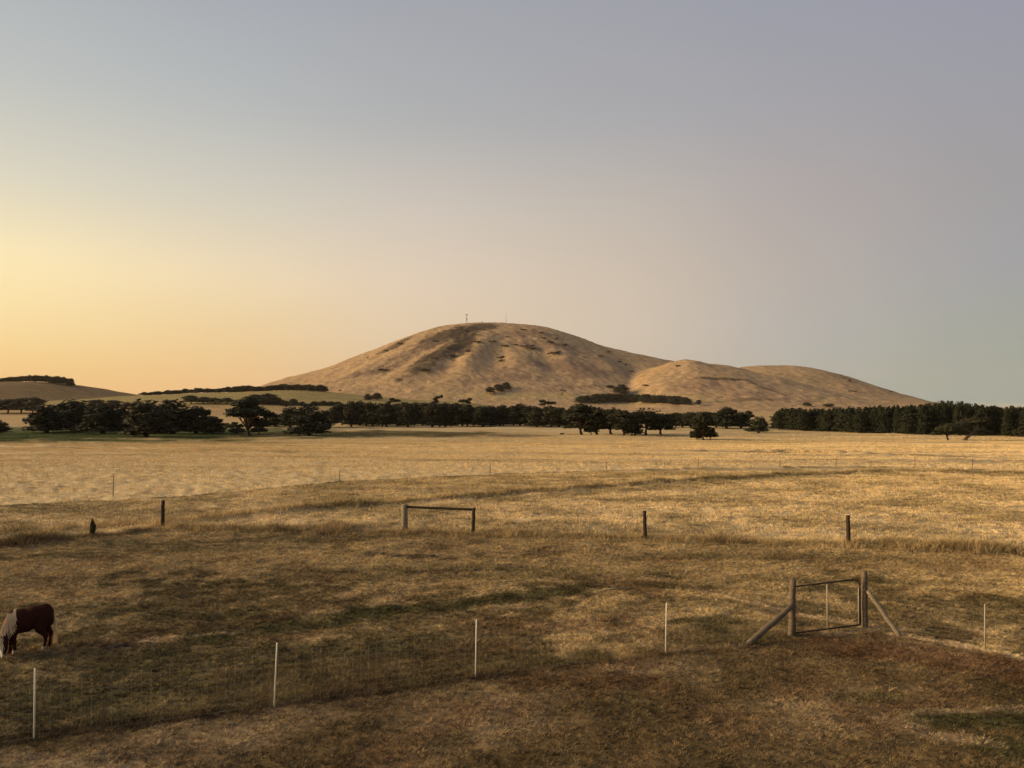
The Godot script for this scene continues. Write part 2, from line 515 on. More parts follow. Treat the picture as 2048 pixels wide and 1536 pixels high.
func tree_shape(kind: String, seed_: int) -> Dictionary:     # every shape is about 12 m tall and 10 m wide; placed trees scale it
	var g := RandomNumberGenerator.new()
	g.seed = seed_
	var blobs := []
	var wood := begin()
	var crown := begin()
	match kind:
		"gum":
			var fork := Vector3(g.randf_range(-0.4, 0.4), g.randf_range(1.9, 2.5), 0)
			var ends := []
			for k in 13:
				var a := TAU * k / 13.0 * 3.0 + g.randf_range(-0.3, 0.3)
				var rr := g.randf_range(1.2, 3.3)
				var c := Vector3(cos(a) * rr, g.randf_range(4.2, 10.0) - rr * 0.3, sin(a) * rr)
				blobs.append([c, Vector3(g.randf_range(1.4, 2.1), g.randf_range(1.0, 1.9), g.randf_range(1.4, 2.1))])
				ends.append(c)
			for k in 3: blobs.append([Vector3(g.randf_range(-2.6, 2.6), g.randf_range(2.6, 3.6), g.randf_range(-2.0, 2.0)), Vector3(1.6, 1.0, 1.6)])
			blobs.append([Vector3(g.randf_range(-0.9, 0.9), 9.9, 0), Vector3(2.2, 1.8, 2.2)])
			blobs.append([Vector3(0.3, 7.2, 0), Vector3(2.6, 2.2, 2.6)])
			limbs(wood, Vector3.ZERO, fork, ends, 0.32, g)
			leaves(crown, blobs, 3000, 0.42, g)
		"dense":
			for k in 15:
				var a := g.randf() * TAU
				var y := g.randf_range(1.2, 9.2)
				var rr := g.randf_range(0.9, 3.3) * (1.0 - 0.05 * y)
				blobs.append([Vector3(cos(a) * rr, y, sin(a) * rr), Vector3(g.randf_range(1.4, 2.2), g.randf_range(1.3, 2.2), g.randf_range(1.4, 2.2))])
			blobs.append([Vector3(0, 9.9, 0), Vector3(1.8, 2.0, 1.8)])
			blobs.append([Vector3(0, 5.0, 0), Vector3(3.2, 4.4, 3.2)])
			blobs.append([Vector3(0, 1.8, 0), Vector3(3.6, 1.7, 3.6)])
			limbs(wood, Vector3.ZERO, Vector3(0, 4.0, 0), [Vector3(1.5, 7, 0.4), Vector3(-1.3, 7.5, -0.6), Vector3(0.2, 9.5, 0.8)], 0.38, g)
			leaves(crown, blobs, 2600, 0.45, g)
		"pine":
			for k in 12:
				var y := 0.9 + k * 0.92
				var rr := 4.2 * (1.0 - pow(k / 12.4, 3.2)) * g.randf_range(0.75, 1.0)
				var a := k * 2.4 + g.randf_range(-0.4, 0.4)
				blobs.append([Vector3(cos(a) * rr * 0.22, y, sin(a) * rr * 0.22), Vector3(rr, 0.85, rr)])
			blobs.append([Vector3(0, 11.6, 0), Vector3(0.8, 0.9, 0.8)])
			limbs(wood, Vector3.ZERO, Vector3(0, 6.0, 0), [Vector3(0, 11.8, 0)], 0.26, g)
			leaves(crown, blobs, 1700, 0.40, g)
		"shrub":
			for k in 6:
				var a := TAU * k / 6.0
				blobs.append([Vector3(cos(a) * 2.6, g.randf_range(3.5, 6.5), sin(a) * 2.6), Vector3(g.randf_range(2.0, 3.0), g.randf_range(3.0, 4.6), g.randf_range(2.0, 3.0))])
			blobs.append([Vector3(0, 7.0, 0), Vector3(3.0, 4.4, 3.0)])
			limbs(wood, Vector3.ZERO, Vector3(0, 2.4, 0), [Vector3(2, 6, 0), Vector3(-2, 6, 0.5), Vector3(0, 8, -1)], 0.35, g)
			leaves(crown, blobs, 900, 0.75, g)
		"thicket":
			for k in 11:
				blobs.append([Vector3(g.randf_range(-4.2, 4.2), g.randf_range(1.5, 6.0), g.randf_range(-3.0, 3.0)), Vector3(g.randf_range(0.9, 1.9), g.randf_range(1.6, 5.0), g.randf_range(0.9, 1.9))])
			limbs(wood, Vector3.ZERO, Vector3(0, 2.4, 0), [Vector3(2, 5, 0), Vector3(-2, 4, 0.5), Vector3(0, 6, -1)], 0.35, g)
			leaves(crown, blobs, 420, 0.9, g)
		"sparse":
			var fork2 := Vector3(0.3, 5.5, 0)
			var ends2 := []
			for k in 5:
				var a := TAU * k / 5.0 + g.randf()
				var c := Vector3(cos(a) * g.randf_range(1.5, 3.6), g.randf_range(8.0, 11.0), sin(a) * g.randf_range(1.5, 3.0))
				blobs.append([c, Vector3(g.randf_range(1.2, 2.0), g.randf_range(0.6, 1.0), g.randf_range(1.2, 2.0))])
				ends2.append(c)
			limbs(wood, Vector3.ZERO, fork2, ends2, 0.26, g)
			leaves(crown, blobs, 520, 0.42, g)
		"dome":
			var ends3 := []
			for k in 12:
				var a := TAU * k / 12.0 + g.randf_range(-0.3, 0.3)
				var rr := g.randf_range(0.6, 3.4)
				var c := Vector3(cos(a) * rr, 8.9 - rr * rr * 0.30 + g.randf_range(-2.0, 0.3), sin(a) * rr)
				blobs.append([c, Vector3(1.7, 1.6, 1.7)])
				if k % 2 == 0: ends3.append(c)
			blobs.append([Vector3(0, 6.6, 0), Vector3(3.6, 3.6, 3.6)])
			limbs(wood, Vector3.ZERO, Vector3(-0.3, 2.6, 0), ends3, 0.30, g)
			leaves(crown, blobs, 2300, 0.38, g)
		"leaning":
			var bend := Vector3(0.9, 3.6, 0)
			tube(wood, [Vector3(-0.9, -0.3, 0), Vector3(-0.5, 1.2, 0), bend, Vector3(1.7, 6.6, 0.2), Vector3(2.2, 8.6, 0.1)], [0.55, 0.42, 0.32, 0.22, 0.08], 8, false)
			tube(wood, [bend, Vector3(-0.6, 5.2, 0.4), Vector3(-1.9, 6.8, 0.5)], [0.24, 0.17, 0.06], 6, false)
			tube(wood, [Vector3(1.7, 6.6, 0.2), Vector3(3.0, 7.2, -0.5)], [0.16, 0.05], 5, false)
			for c in [[2.2, 9.6, 0.2, 2.3, 2.0], [3.5, 7.6, -0.6, 1.6, 1.6], [-2.2, 7.4, 0.6, 2.4, 1.7], [-3.7, 5.6, 0.2, 1.5, 1.2], [3.4, 4.2, 0.3, 1.7, 0.8], [0.4, 8.8, -1.2, 2.0, 1.6], [-1.0, 4.4, -1.4, 1.4, 0.9]]:
				blobs.append([Vector3(c[0], c[1], c[2]), Vector3(c[3], c[4], c[3])])
			leaves(crown, blobs, 1500, 0.40, g)
	return {"wood": finish(wood), "crown": finish(crown)}

var shapes := {}
const COUNT := ["first", "second", "third", "fourth", "fifth", "sixth", "seventh", "eighth", "ninth", "tenth", "eleventh", "twelfth", "thirteenth", "fourteenth", "fifteenth", "sixteenth", "seventeenth", "eighteenth", "nineteenth"]
const TENS := ["twent", "thirt", "fort", "fift", "sixt", "sevent", "eight", "ninet"]

func nth(n: int) -> String:                         # 1 -> first
	if n < 20: return COUNT[n - 1]
	var t: String = TENS[n / 10 - 2]
	return t + "ieth" if n % 10 == 0 else t + "y-" + COUNT[n % 10 - 1]

const WORDS := {"gum": "gum_tree", "dense": "cypress_tree", "pine": "pine_tree", "shrub": "shrub", "thicket": "scrub_thicket", "sparse": "slender_tree", "dome": "gum_tree", "leaning": "gum_tree"}

func put_tree(kind: String, at: Vector3, width: float, tall: float, label: String, group := "", leaf := -1) -> Node3D:
	var variants := 4 if kind in ["gum", "dense", "pine"] else 5 if kind == "thicket" else 2 if kind in ["shrub", "sparse"] else 1
	var pick := rng.randi() % variants
	var key := kind + str(pick)
	if not shapes.has(key): shapes[key] = tree_shape(kind, 100 + hash(key) % 1000)
	var category := "shrub" if kind in ["shrub", "thicket"] else "tree"
	var t := thing(WORDS[kind], label, category, at, 0.0 if kind in ["leaning"] else rng.randf() * TAU, group)
	var s := shapes[key] as Dictionary
	var bark: Material = M.bark_pale if kind == "leaning" else M.bark
	part("trunk", s.wood, bark, t)
	part("crown", s.crown, M.leaf[leaf if leaf >= 0 else rng.randi() % 3], t)
	var girth := 5.6 if kind == "pine" else 5.9 if kind == "dense" else 6.6
	t.scale = Vector3(width / girth, tall / 12.0, width / girth)
	return t

func photo_tree(kind: String, px: float, top: float, base: float, width: float, label: String, group := "", leaf := -1, depth := 0.0) -> Node3D:
	var p := hit(px, base, true) if depth <= 0.0 else at_depth(px, depth)
	if p == Vector3.INF: p = at_depth(px, 2000.0)
	var scale_ := -p.z / FOCAL
	var tall := (HORIZON - top) * scale_ + EYE.y - p.y
	return put_tree(kind, p, width * scale_, maxf(tall, 1.0), label, group, leaf)

func tree_row(kind_list: Array, x0: float, x1: float, step: float, tops: Array, bases: Array, width: float, label: String, group: String, jitter := 2.0, leaf := -1, depth := 0.0) -> void:
	var x := x0
	var k := 0
	while x <= x1:
		var px := x + rng.randf_range(-0.3, 0.3) * step
		var kind: String = kind_list[k % kind_list.size()]
		photo_tree(kind, px, along(tops, px) + rng.randf_range(-0.4, 1.0) * jitter, along(bases, px) + rng.randf_range(-1.0, 1.0) * minf(jitter, 4.0) * 0.5 * float(depth == 0.0), width * rng.randf_range(0.85, 1.2), label % nth(k + 1), group, leaf, depth * rng.randf_range(0.985, 1.015))
		x += step * rng.randf_range(0.85, 1.15)
		k += 1

func pts(list: Array) -> Array:
	var out := []
	for p in list: out.append(Vector2(p[0], p[1]))
	return out

# ------------------------------------------------------------------ grass
func tuft(seed_: int, blades: int, tall: float, spread: float, wide: float) -> ArrayMesh:
	var g := RandomNumberGenerator.new()
	g.seed = seed_
	var st := begin()
	for k in blades:
		var a := g.randf() * TAU
		var root := Vector3(cos(a), 0, sin(a)) * spread * sqrt(g.randf()) * 0.6
		var lean := Vector3(g.randfn() * 0.35 + cos(a) * 0.3, 1.0, g.randfn() * 0.35 + sin(a) * 0.3)
		var h := tall * g.randf_range(0.45, 1.1)
		var mid := root + lean * h * 0.55
		var tip := root + Vector3(lean.x * 1.5, 0.95, lean.z * 1.5) * h
		var b := g.randf() * TAU
		var side := Vector3(cos(b), 0, sin(b)) * wide * 0.5
		for p in [root - side, mid - side * 0.7, root + side, root + side, mid - side * 0.7, mid + side * 0.7, mid - side * 0.7, tip, mid + side * 0.7]:
			st.add_vertex(p - Vector3(0, 0.015, 0))
	return finish(st)

func grass_field(called: String, label: String, mesh: Mesh, places: Array) -> void:
	var mm := MultiMesh.new()
	mm.transform_format = MultiMesh.TRANSFORM_3D
	mm.use_colors = true
	mm.mesh = mesh
	mm.instance_count = places.size()
	for i in places.size():
		mm.set_instance_transform(i, places[i][0])
		mm.set_instance_color(i, places[i][1])
	var o := MultiMeshInstance3D.new()
	o.name = numbered(called)
	o.multimesh = mm
	o.material_override = M.grass
	add_child(o)
	tag(o, label, "grass", "", "stuff")

func sprout(x: float, d: float, size: float, out: Array, bright := 1.0, vary := 1.0) -> void:
	var c := ground_color(x, -d)
	var k := (1.0 + rng.randf_range(-0.28, 0.35) * vary) * bright
	var w := rng.randf_range(-0.06, 0.06)
	c = Color(clampf(c.r * k * (1.0 + w), 0, 0.8), clampf(c.g * k, 0, 0.7), clampf(c.b * k * (1.0 - w), 0, 0.6))
	var s := size * rng.randf_range(0.65, 1.35)
	var b := Basis(Vector3.UP, rng.randf() * TAU).scaled(Vector3(s, s * rng.randf_range(0.8, 1.2), s))
	out.append([Transform3D(b, Vector3(x, ground_height(x, -d), -d)), c])

func scatter(out: Array, count: int, d0: float, d1: float, size: float, keep: Callable, bright := 1.0) -> void:
	for k in count:
		var d := sqrt(lerpf(d0 * d0, d1 * d1, rng.randf()))
		var x := rng.randf_range(-1.0, 1.0) * (0.72 * d + 1.5)
		var s: float = keep.call(x, d)
		if s > 0.0: sprout(x, d, size * s, out, bright, 1.5 if d < 24.0 else 1.0 if d < 32.0 else 0.28)

# ------------------------------------------------------------------ surface nets for the pony
func body_mesh(bones: Array, cell: float, lo: Vector3, hi: Vector3, blend: float, paint: Callable) -> ArrayMesh:
	var nx := int((hi.x - lo.x) / cell) + 2
	var ny := int((hi.y - lo.y) / cell) + 2
	var nz := int((hi.z - lo.z) / cell) + 2
	var f := PackedFloat32Array()
	f.resize(nx * ny * nz)
	f.fill(1.0)
	for bn in bones:
		var a: Vector3 = bn[0]
		var b: Vector3 = bn[2]
		var ra: float = bn[1]
		var rb: float = bn[3]
		var m := maxf(ra, rb) + blend + cell * 2.0
		var p0 := ((a.min(b) - Vector3.ONE * m) - lo) / cell
		var p1 := ((a.max(b) + Vector3.ONE * m) - lo) / cell
		var ab := b - a
		var l2 := maxf(ab.length_squared(), 1e-6)
		for i in range(maxi(int(p0.x), 0), mini(int(p1.x) + 1, nx)):
			for j in range(maxi(int(p0.y), 0), mini(int(p1.y) + 1, ny)):
				for k in range(maxi(int(p0.z), 0), mini(int(p1.z) + 1, nz)):
					var p := lo + Vector3(i, j, k) * cell
					var t := clampf((p - a).dot(ab) / l2, 0.0, 1.0)
					var dist := (p - a - ab * t).length() - lerpf(ra, rb, t)
					var at := (i * ny + j) * nz + k
					var old := f[at]
					var h := maxf(blend - absf(old - dist), 0.0) / blend
					f[at] = minf(old, dist) - h * h * blend * 0.25
	var ids := {}
	var verts := PackedVector3Array()
	var cols := PackedColorArray()
	for i in nx - 1:
		for j in ny - 1:
			for k in nz - 1:
				var sum := Vector3.ZERO
				var n := 0
				var c000 := f[(i * ny + j) * nz + k]
				if absf(c000) > cell * 3.0: continue
				var vals := []
				for q in 8:
					vals.append(f[((i + (q & 1)) * ny + j + ((q >> 1) & 1)) * nz + k + ((q >> 2) & 1)])
				for q in 8:
					for bit in [1, 2, 4]:
						if q & bit: continue
						var w: int = q | bit
						var va: float = vals[q]
						var vb: float = vals[w]
						if (va < 0.0) == (vb < 0.0): continue
						var t := va / (va - vb)
						var pa := Vector3(q & 1, (q >> 1) & 1, (q >> 2) & 1)
						var pb := Vector3(w & 1, (w >> 1) & 1, (w >> 2) & 1)
						sum += pa.lerp(pb, t)
						n += 1
				if n > 0:
					ids[(i * ny + j) * nz + k] = verts.size()
					var p := lo + (Vector3(i, j, k) + sum / n) * cell
					verts.append(p)
					cols.append(paint.call(p))
	var idx := PackedInt32Array()
	var nrm := PackedVector3Array()
	nrm.resize(verts.size())
	for key in ids:
		var k: int = key % nz
		var j: int = (key / nz) % ny
		var i: int = key / (nz * ny)
		var base: bool = f[key] < 0.0
		for ax in 3:
			var e := Vector3i(1 if ax == 0 else 0, 1 if ax == 1 else 0, 1 if ax == 2 else 0)
			var other: bool = f[((i + e.x) * ny + j + e.y) * nz + k + e.z] < 0.0
			if base == other: continue
			var u := Vector3i(0, 1, 0) if ax == 0 else Vector3i(0, 0, 1) if ax == 1 else Vector3i(1, 0, 0)
			var v := Vector3i(0, 0, 1) if ax == 0 else Vector3i(1, 0, 0) if ax == 1 else Vector3i(0, 1, 0)
			var quad := []
			for o in [Vector3i.ZERO, -u, -u - v, -v]:
				var kk: int = ((i + o.x) * ny + j + o.y) * nz + k + o.z
				if ids.has(kk): quad.append(ids[kk])
			if quad.size() < 4: continue
			if base: quad.reverse()
			for tri in [[quad[0], quad[1], quad[2]], [quad[0], quad[2], quad[3]]]:
				idx.append_array(PackedInt32Array(tri))
				var nn := (verts[tri[2]] - verts[tri[0]]).cross(verts[tri[1]] - verts[tri[0]])
				for q in tri: nrm[q] += nn
	for q in nrm.size(): nrm[q] = nrm[q].normalized()
	var arr := []
	arr.resize(Mesh.ARRAY_MAX)
	arr[Mesh.ARRAY_VERTEX] = verts
	arr[Mesh.ARRAY_NORMAL] = nrm
	arr[Mesh.ARRAY_COLOR] = cols
	arr[Mesh.ARRAY_INDEX] = idx
	var mesh := ArrayMesh.new()
	mesh.add_surface_from_arrays(Mesh.PRIMITIVE_TRIANGLES, arr)
	return mesh

func lock(st: SurfaceTool, a: Vector3, b: Vector3, c: Vector3, w: float) -> void:       # one lock of hair, a bent tapering strip
	var side := (c - a).cross(Vector3(0.3, 0.1, 1.0)).normalized() * w
	var rows := []
	for i in 6:
		var t := i / 5.0
		var p := a.lerp(b, t).lerp(b.lerp(c, t), t)
		rows.append([p - side * (1.0 - t * 0.75), p + side * (1.0 - t * 0.75)])
	for i in 5:
		for q in [rows[i][0], rows[i + 1][0], rows[i][1], rows[i][1], rows[i + 1][0], rows[i + 1][1]]: st.add_vertex(q)

func make_pony(at: Vector3, turn: float) -> void:
	var t := thing("pony", "small chestnut pony with a long blond mane grazing head down", "pony", at, turn)
	var b := []
	var bone := func(p: Vector3, r: float, q: Vector3, s: float) -> void: b.append([p, r, q, s])
	bone.call(Vector3(-0.40, 0.77, 0), 0.205, Vector3(-0.12, 0.75, 0), 0.205)
	bone.call(Vector3(-0.12, 0.72, 0), 0.215, Vector3(0.20, 0.69, 0), 0.225)
	bone.call(Vector3(0.03, 0.645, 0), 0.208, Vector3(0.22, 0.635, 0), 0.205)
	bone.call(Vector3(0.20, 0.74, 0), 0.19, Vector3(0.36, 0.77, 0), 0.15)
	bone.call(Vector3(0.30, 0.66, 0), 0.20, Vector3(0.42, 0.62, 0), 0.165)
	bone.call(Vector3(-0.44, 0.72, 0), 0.19, Vector3(-0.50, 0.62, 0), 0.13)
	bone.call(Vector3(0.37, 0.73, 0), 0.165, Vector3(0.50, 0.55, -0.10), 0.120)
	bone.call(Vector3(0.50, 0.55, -0.10), 0.120, Vector3(0.56, 0.39, -0.20), 0.092)
	bone.call(Vector3(0.57, 0.38, -0.21), 0.088, Vector3(0.59, 0.25, -0.26), 0.080)
	bone.call(Vector3(0.59, 0.25, -0.26), 0.076, Vector3(0.59, 0.085, -0.30), 0.050)
	bone.call(Vector3(0.56, 0.31, -0.22), 0.07, Vector3(0.54, 0.20, -0.24), 0.05)
	for s in [-1.0, 1.0]:
		bone.call(Vector3(0.60, 0.42, -0.21 + s * 0.05), 0.024, Vector3(0.65, 0.48, -0.23 + s * 0.08), 0.011)
		var fx: float = 0.05 * s
		bone.call(Vector3(0.36, 0.60, 0.10 * s), 0.105, Vector3(0.36 + fx * 0.4, 0.45, 0.11 * s), 0.072)
		bone.call(Vector3(0.36 + fx * 0.4, 0.45, 0.11 * s), 0.070, Vector3(0.37 + fx * 0.8, 0.28, 0.105 * s), 0.047)
		bone.call(Vector3(0.37 + fx * 0.8, 0.28, 0.105 * s), 0.045, Vector3(0.36 + fx, 0.10, 0.10 * s), 0.034)
		bone.call(Vector3(0.36 + fx, 0.10, 0.10 * s), 0.038, Vector3(0.385 + fx, 0.042, 0.10 * s), 0.044)
		var hx: float = -0.07 * s
		bone.call(Vector3(-0.42, 0.70, 0.09 * s), 0.165, Vector3(-0.34 + hx, 0.52, 0.12 * s), 0.115)
		bone.call(Vector3(-0.34 + hx, 0.52, 0.12 * s), 0.108, Vector3(-0.49 + hx, 0.33, 0.115 * s), 0.052)
		bone.call(Vector3(-0.49 + hx, 0.33, 0.115 * s), 0.050, Vector3(-0.46 + hx, 0.11, 0.11 * s), 0.036)
		bone.call(Vector3(-0.46 + hx, 0.11, 0.11 * s), 0.040, Vector3(-0.435 + hx, 0.042, 0.11 * s), 0.045)
	var paint := func(p: Vector3) -> Color:
		var c := Color(0.030, 0.012, 0.008).lerp(Color(0.046, 0.018, 0.010), clampf(0.5 + nz_b.get_noise_3d(p.x * 20, p.y * 20, p.z * 20), 0, 1))
		if p.y < 0.12 and p.y > 0.035 and p.x < 0.6 and p.z < 0.0: c = Color(0.30, 0.25, 0.19)
		if p.y < 0.04: c = Color(0.04, 0.03, 0.025)
		if p.x > 0.59 and p.y < 0.32 and p.y > 0.06 and p.x * 0.7 - p.z > 0.70 and absf(p.z + 0.30) < 0.07: c = Color(0.70, 0.64, 0.54)
		if p.x > 0.5 and p.z < -0.2 and p.y < 0.06: c = Color(0.16, 0.11, 0.09)
		return c
	t.scale = Vector3(0.82, 1.09, 1.04)
	part("body", body_mesh(b, 0.017, Vector3(-0.80, -0.05, -0.42), Vector3(1.0, 1.08, 0.42), 0.06, paint), M.coat, t)
	var g := RandomNumberGenerator.new()
	g.seed = 77
	var mane := begin()
	for k in 620:
		var u := g.randf()
		var path := [Vector3(0.29, 0.925, 0), Vector3(0.46, 0.86, -0.03), Vector3(0.59, 0.65, -0.12), Vector3(0.64, 0.48, -0.21)]
		var seg := mini(int(u * 3.0), 2)
		var crest: Vector3 = path[seg].lerp(path[seg + 1], u * 3.0 - seg)
		crest += Vector3(g.randf_range(-0.02, 0.02), g.randf_range(-0.01, 0.02), g.randf_range(-0.03, 0.03))
		var s := 1.0 if g.randf() < 0.35 else -1.0
		var len_ := g.randf_range(0.30, 0.46) * (0.55 + 0.45 * sin(u * PI * 0.75 + 0.5))
		var wide := lerpf(0.185, 0.110, u)
		var out := crest + Vector3(0.05, -len_ * 0.12, s * wide * 1.15)
		lock(mane, crest, out, crest + Vector3(g.randf_range(-0.06, 0.03), -len_, s * (wide + g.randf_range(-0.01, 0.03))), g.randf_range(0.010, 0.020))
	part("mane", finish(mane), M.hair, t)
	var fore := begin()
	for k in 40:
		var a := Vector3(0.64, 0.46, -0.23 + g.randf_range(-0.04, 0.04))
		lock(fore, a, a + Vector3(0.08, -0.05, -0.03), a + Vector3(0.05, -g.randf_range(0.12, 0.2), g.randf_range(-0.03, 0.03)), 0.010)
	part("forelock", finish(fore), M.hair, t)
	var tail := begin()
	for k in 150:
		var a := Vector3(-0.585, 0.80, g.randf_range(-0.03, 0.03))
		var e := Vector3(-0.66 + g.randf_range(-0.06, 0.05), g.randf_range(0.08, 0.32), g.randf_range(-0.07, 0.07))
		lock(tail, a, Vector3(-0.72, 0.66, e.z * 0.5), e, g.randf_range(0.008, 0.016))
	part("tail", finish(tail), M.hair, t)

# ------------------------------------------------------------------ sky
func make_sky() -> Image:
	var els := [0.0, 2.0, 5.0, 9.0, 14.0, 20.0, 27.0, 50.0, 90.0]
	var azs := [-180.0, -125.0, -72.0, -33.0, -20.0, -8.0, 8.0, 20.0, 33.0, 75.0, 130.0, 180.0]
	var seen := {                                   # sRGB as seen in the photograph, by azimuth, from the horizon up
		-33.0: [[240, 190, 128], [246, 203, 135], [251, 222, 163], [255, 234, 184], [220, 214, 194], [190, 193, 191], [170, 176, 181]],
		-20.0: [[238, 188, 132], [239, 197, 140], [239, 208, 156], [240, 219, 182], [212, 206, 190], [184, 187, 187], [166, 171, 179]],
		-8.0: [[218, 185, 148], [222, 192, 156], [226, 202, 170], [226, 206, 182], [208, 198, 186], [177, 178, 179], [164, 167, 174]],
		8.0: [[196, 180, 160], [203, 187, 168], [209, 193, 173], [207, 191, 174], [194, 185, 175], [170, 170, 173], [160, 162, 170]],
		20.0: [[172, 172, 159], [177, 175, 164], [180, 176, 170], [182, 174, 167], [176, 168, 166], [164, 163, 168], [153, 156, 168]],
		33.0: [[157, 165, 154], [158, 164, 152], [160, 164, 155], [160, 161, 164], [160, 158, 160], [155, 156, 165], [149, 152, 167]]}
	var lin := func(c: Array) -> Color: return Color(c[0] / 255.0, c[1] / 255.0, c[2] / 255.0).srgb_to_linear()
	var table := []
	for a in azs:
		var col := []
		if seen.has(a):
			for c in seen[a]: col.append(lin.call(c))
		elif a == -72.0:
			col = [Color(1.15, 0.60, 0.23), Color(1.35, 0.80, 0.29), Color(1.40, 0.98, 0.42), Color(1.25, 0.96, 0.52), Color(0.90, 0.78, 0.56), Color(0.60, 0.60, 0.56), Color(0.43, 0.46, 0.51)]
		elif a == -125.0:
			for c in seen[-20.0]: col.append(lin.call(c))
		else:
			for c in seen[33.0]: col.append(lin.call(c) * 0.93)
		col.append(Color(0.225, 0.255, 0.345))
		col.append(Color(0.165, 0.195, 0.285))
		table.append(col)
	var W := 1024
	var H := 512
	var im := Image.create(W, H, false, Image.FORMAT_RGBF)
	for y in H:
		var el := 90.0 - (y + 0.5) / H * 180.0
		var e := clampf(el, 0.0, 90.0)
		var i := 0
		while i < els.size() - 2 and e > els[i + 1]: i += 1
		var te: float = (e - els[i]) / (els[i + 1] - els[i])
		for x in W:
			var az := fposmod((x + 0.5) / W * 360.0 + 180.0, 360.0) - 180.0      # the middle of the frame is at the seam
			var j := 0
			while j < azs.size() - 2 and az > azs[j + 1]: j += 1
			var ta: float = (az - azs[j]) / (azs[j + 1] - azs[j])
			ta = lerpf(ta, ta * ta * (3.0 - 2.0 * ta), 0.35)
			var c: Color = table[j][i].lerp(table[j][i + 1], te).lerp(table[j + 1][i].lerp(table[j + 1][i + 1], te), ta)
			im.set_pixel(x, y, c)
	for pass_ in 2:                                  # soften the seams of the table
		var src := im.duplicate() as Image
		for y in 257:
			for x in W:
				var s := Color(0, 0, 0)
				for k in range(-9, 10, 3): s += src.get_pixel(posmod(x + (k if pass_ == 0 else 0), W), clampi(y + (0 if pass_ == 0 else k / 3), 0, 255))
				im.set_pixel(x, y, s / 7.0)
	return im

# ------------------------------------------------------------------ main
func _ready() -> void:
	rng.seed = 4711
	var t0 := Time.get_ticks_msec()
	var cam := Camera3D.new()
	cam.fov = rad_to_deg(2.0 * atan(768.0 / FOCAL))
	cam.near = 0.2
	cam.far = 20000.0
	add_child(cam)
	cam.position = EYE
	cam.rotation.x = PITCH
	cam.current = true
	var env := Environment.new()
	env.background_mode = Environment.BG_SKY
	var sm_ := PanoramaSkyMaterial.new()
	sm_.panorama = ImageTexture.create_from_image(make_sky())
	var sky := Sky.new()
	sky.sky_material = sm_
	env.sky = sky
	env.tonemap_mode = Environment.TONE_MAPPER_LINEAR
	env.tonemap_exposure = 1.6
	env.background_energy_multiplier = 0.625
	env.fog_enabled = true
	env.fog_density = 0.000016
	env.fog_light_color = Color(0.95, 0.88, 0.80)
	env.sdfgi_enabled = true
	env.ssao_enabled = true
	env.ssil_enabled = true
	var we := WorldEnvironment.new()
	we.environment = env
	add_child(we)
	var sun := DirectionalLight3D.new()
	sun.light_color = Color(1.0, 0.86, 0.65)
	sun.light_energy = 1.3
	sun.light_angular_distance = 30.0
	sun.shadow_enabled = true
	add_child(sun)
	var az := deg_to_rad(-88.0)
	var el := deg_to_rad(17.0)
	sun.look_at_from_position(Vector3.ZERO, -Vector3(sin(az) * cos(el), sin(el), -cos(az) * cos(el)), Vector3.UP)

	for n in [[nz_a, 11, 0.5, 3], [nz_b, 23, 1.0, 3], [nz_c, 37, 0.011, 4]]:
		n[0].seed = n[1]
		n[0].frequency = n[2]
		n[0].fractal_octaves = n[3]
		n[0].noise_type = FastNoiseLite.TYPE_SIMPLEX_SMOOTH
	make_materials()
	setting()
	print("setting ", Time.get_ticks_msec() - t0)
	trees()
	print("trees ", Time.get_ticks_msec() - t0)
	fences()
	summit()
	small_things()
	var pb := hit(90, 1296)
	var facing := Vector3(-cos(0.60), 0.0, sin(0.60))
	var mid := pb + facing * 0.34
	mid.y = ground_height(mid.x, mid.z) - 0.015
	make_pony(mid, atan2(-facing.z, facing.x))
	print("pony ", Time.get_ticks_msec() - t0)
	grass()
	print("grass ", Time.get_ticks_msec() - t0)

func world_line(list: Array) -> Array:
	var out := []
	for p in list:
		var h := hit(p[0], p[1])
		out.append(Vector2(h.x, -h.z))
	return out

func reach(px: float, py: float, dx: float, dy: float, from: Vector2) -> Vector2:      # a step across the hillside, in plan
	for way in [1.0, -1.0]:
		var p := hit(px + dx * way, py + dy * way, true)
		var v: Vector2 = (Vector2(p.x, -p.z) - from) * float(way)
		if p != Vector3.INF and v.length() < 600.0: return v
	return Vector2(dx * 1.7, dy * 6.0)

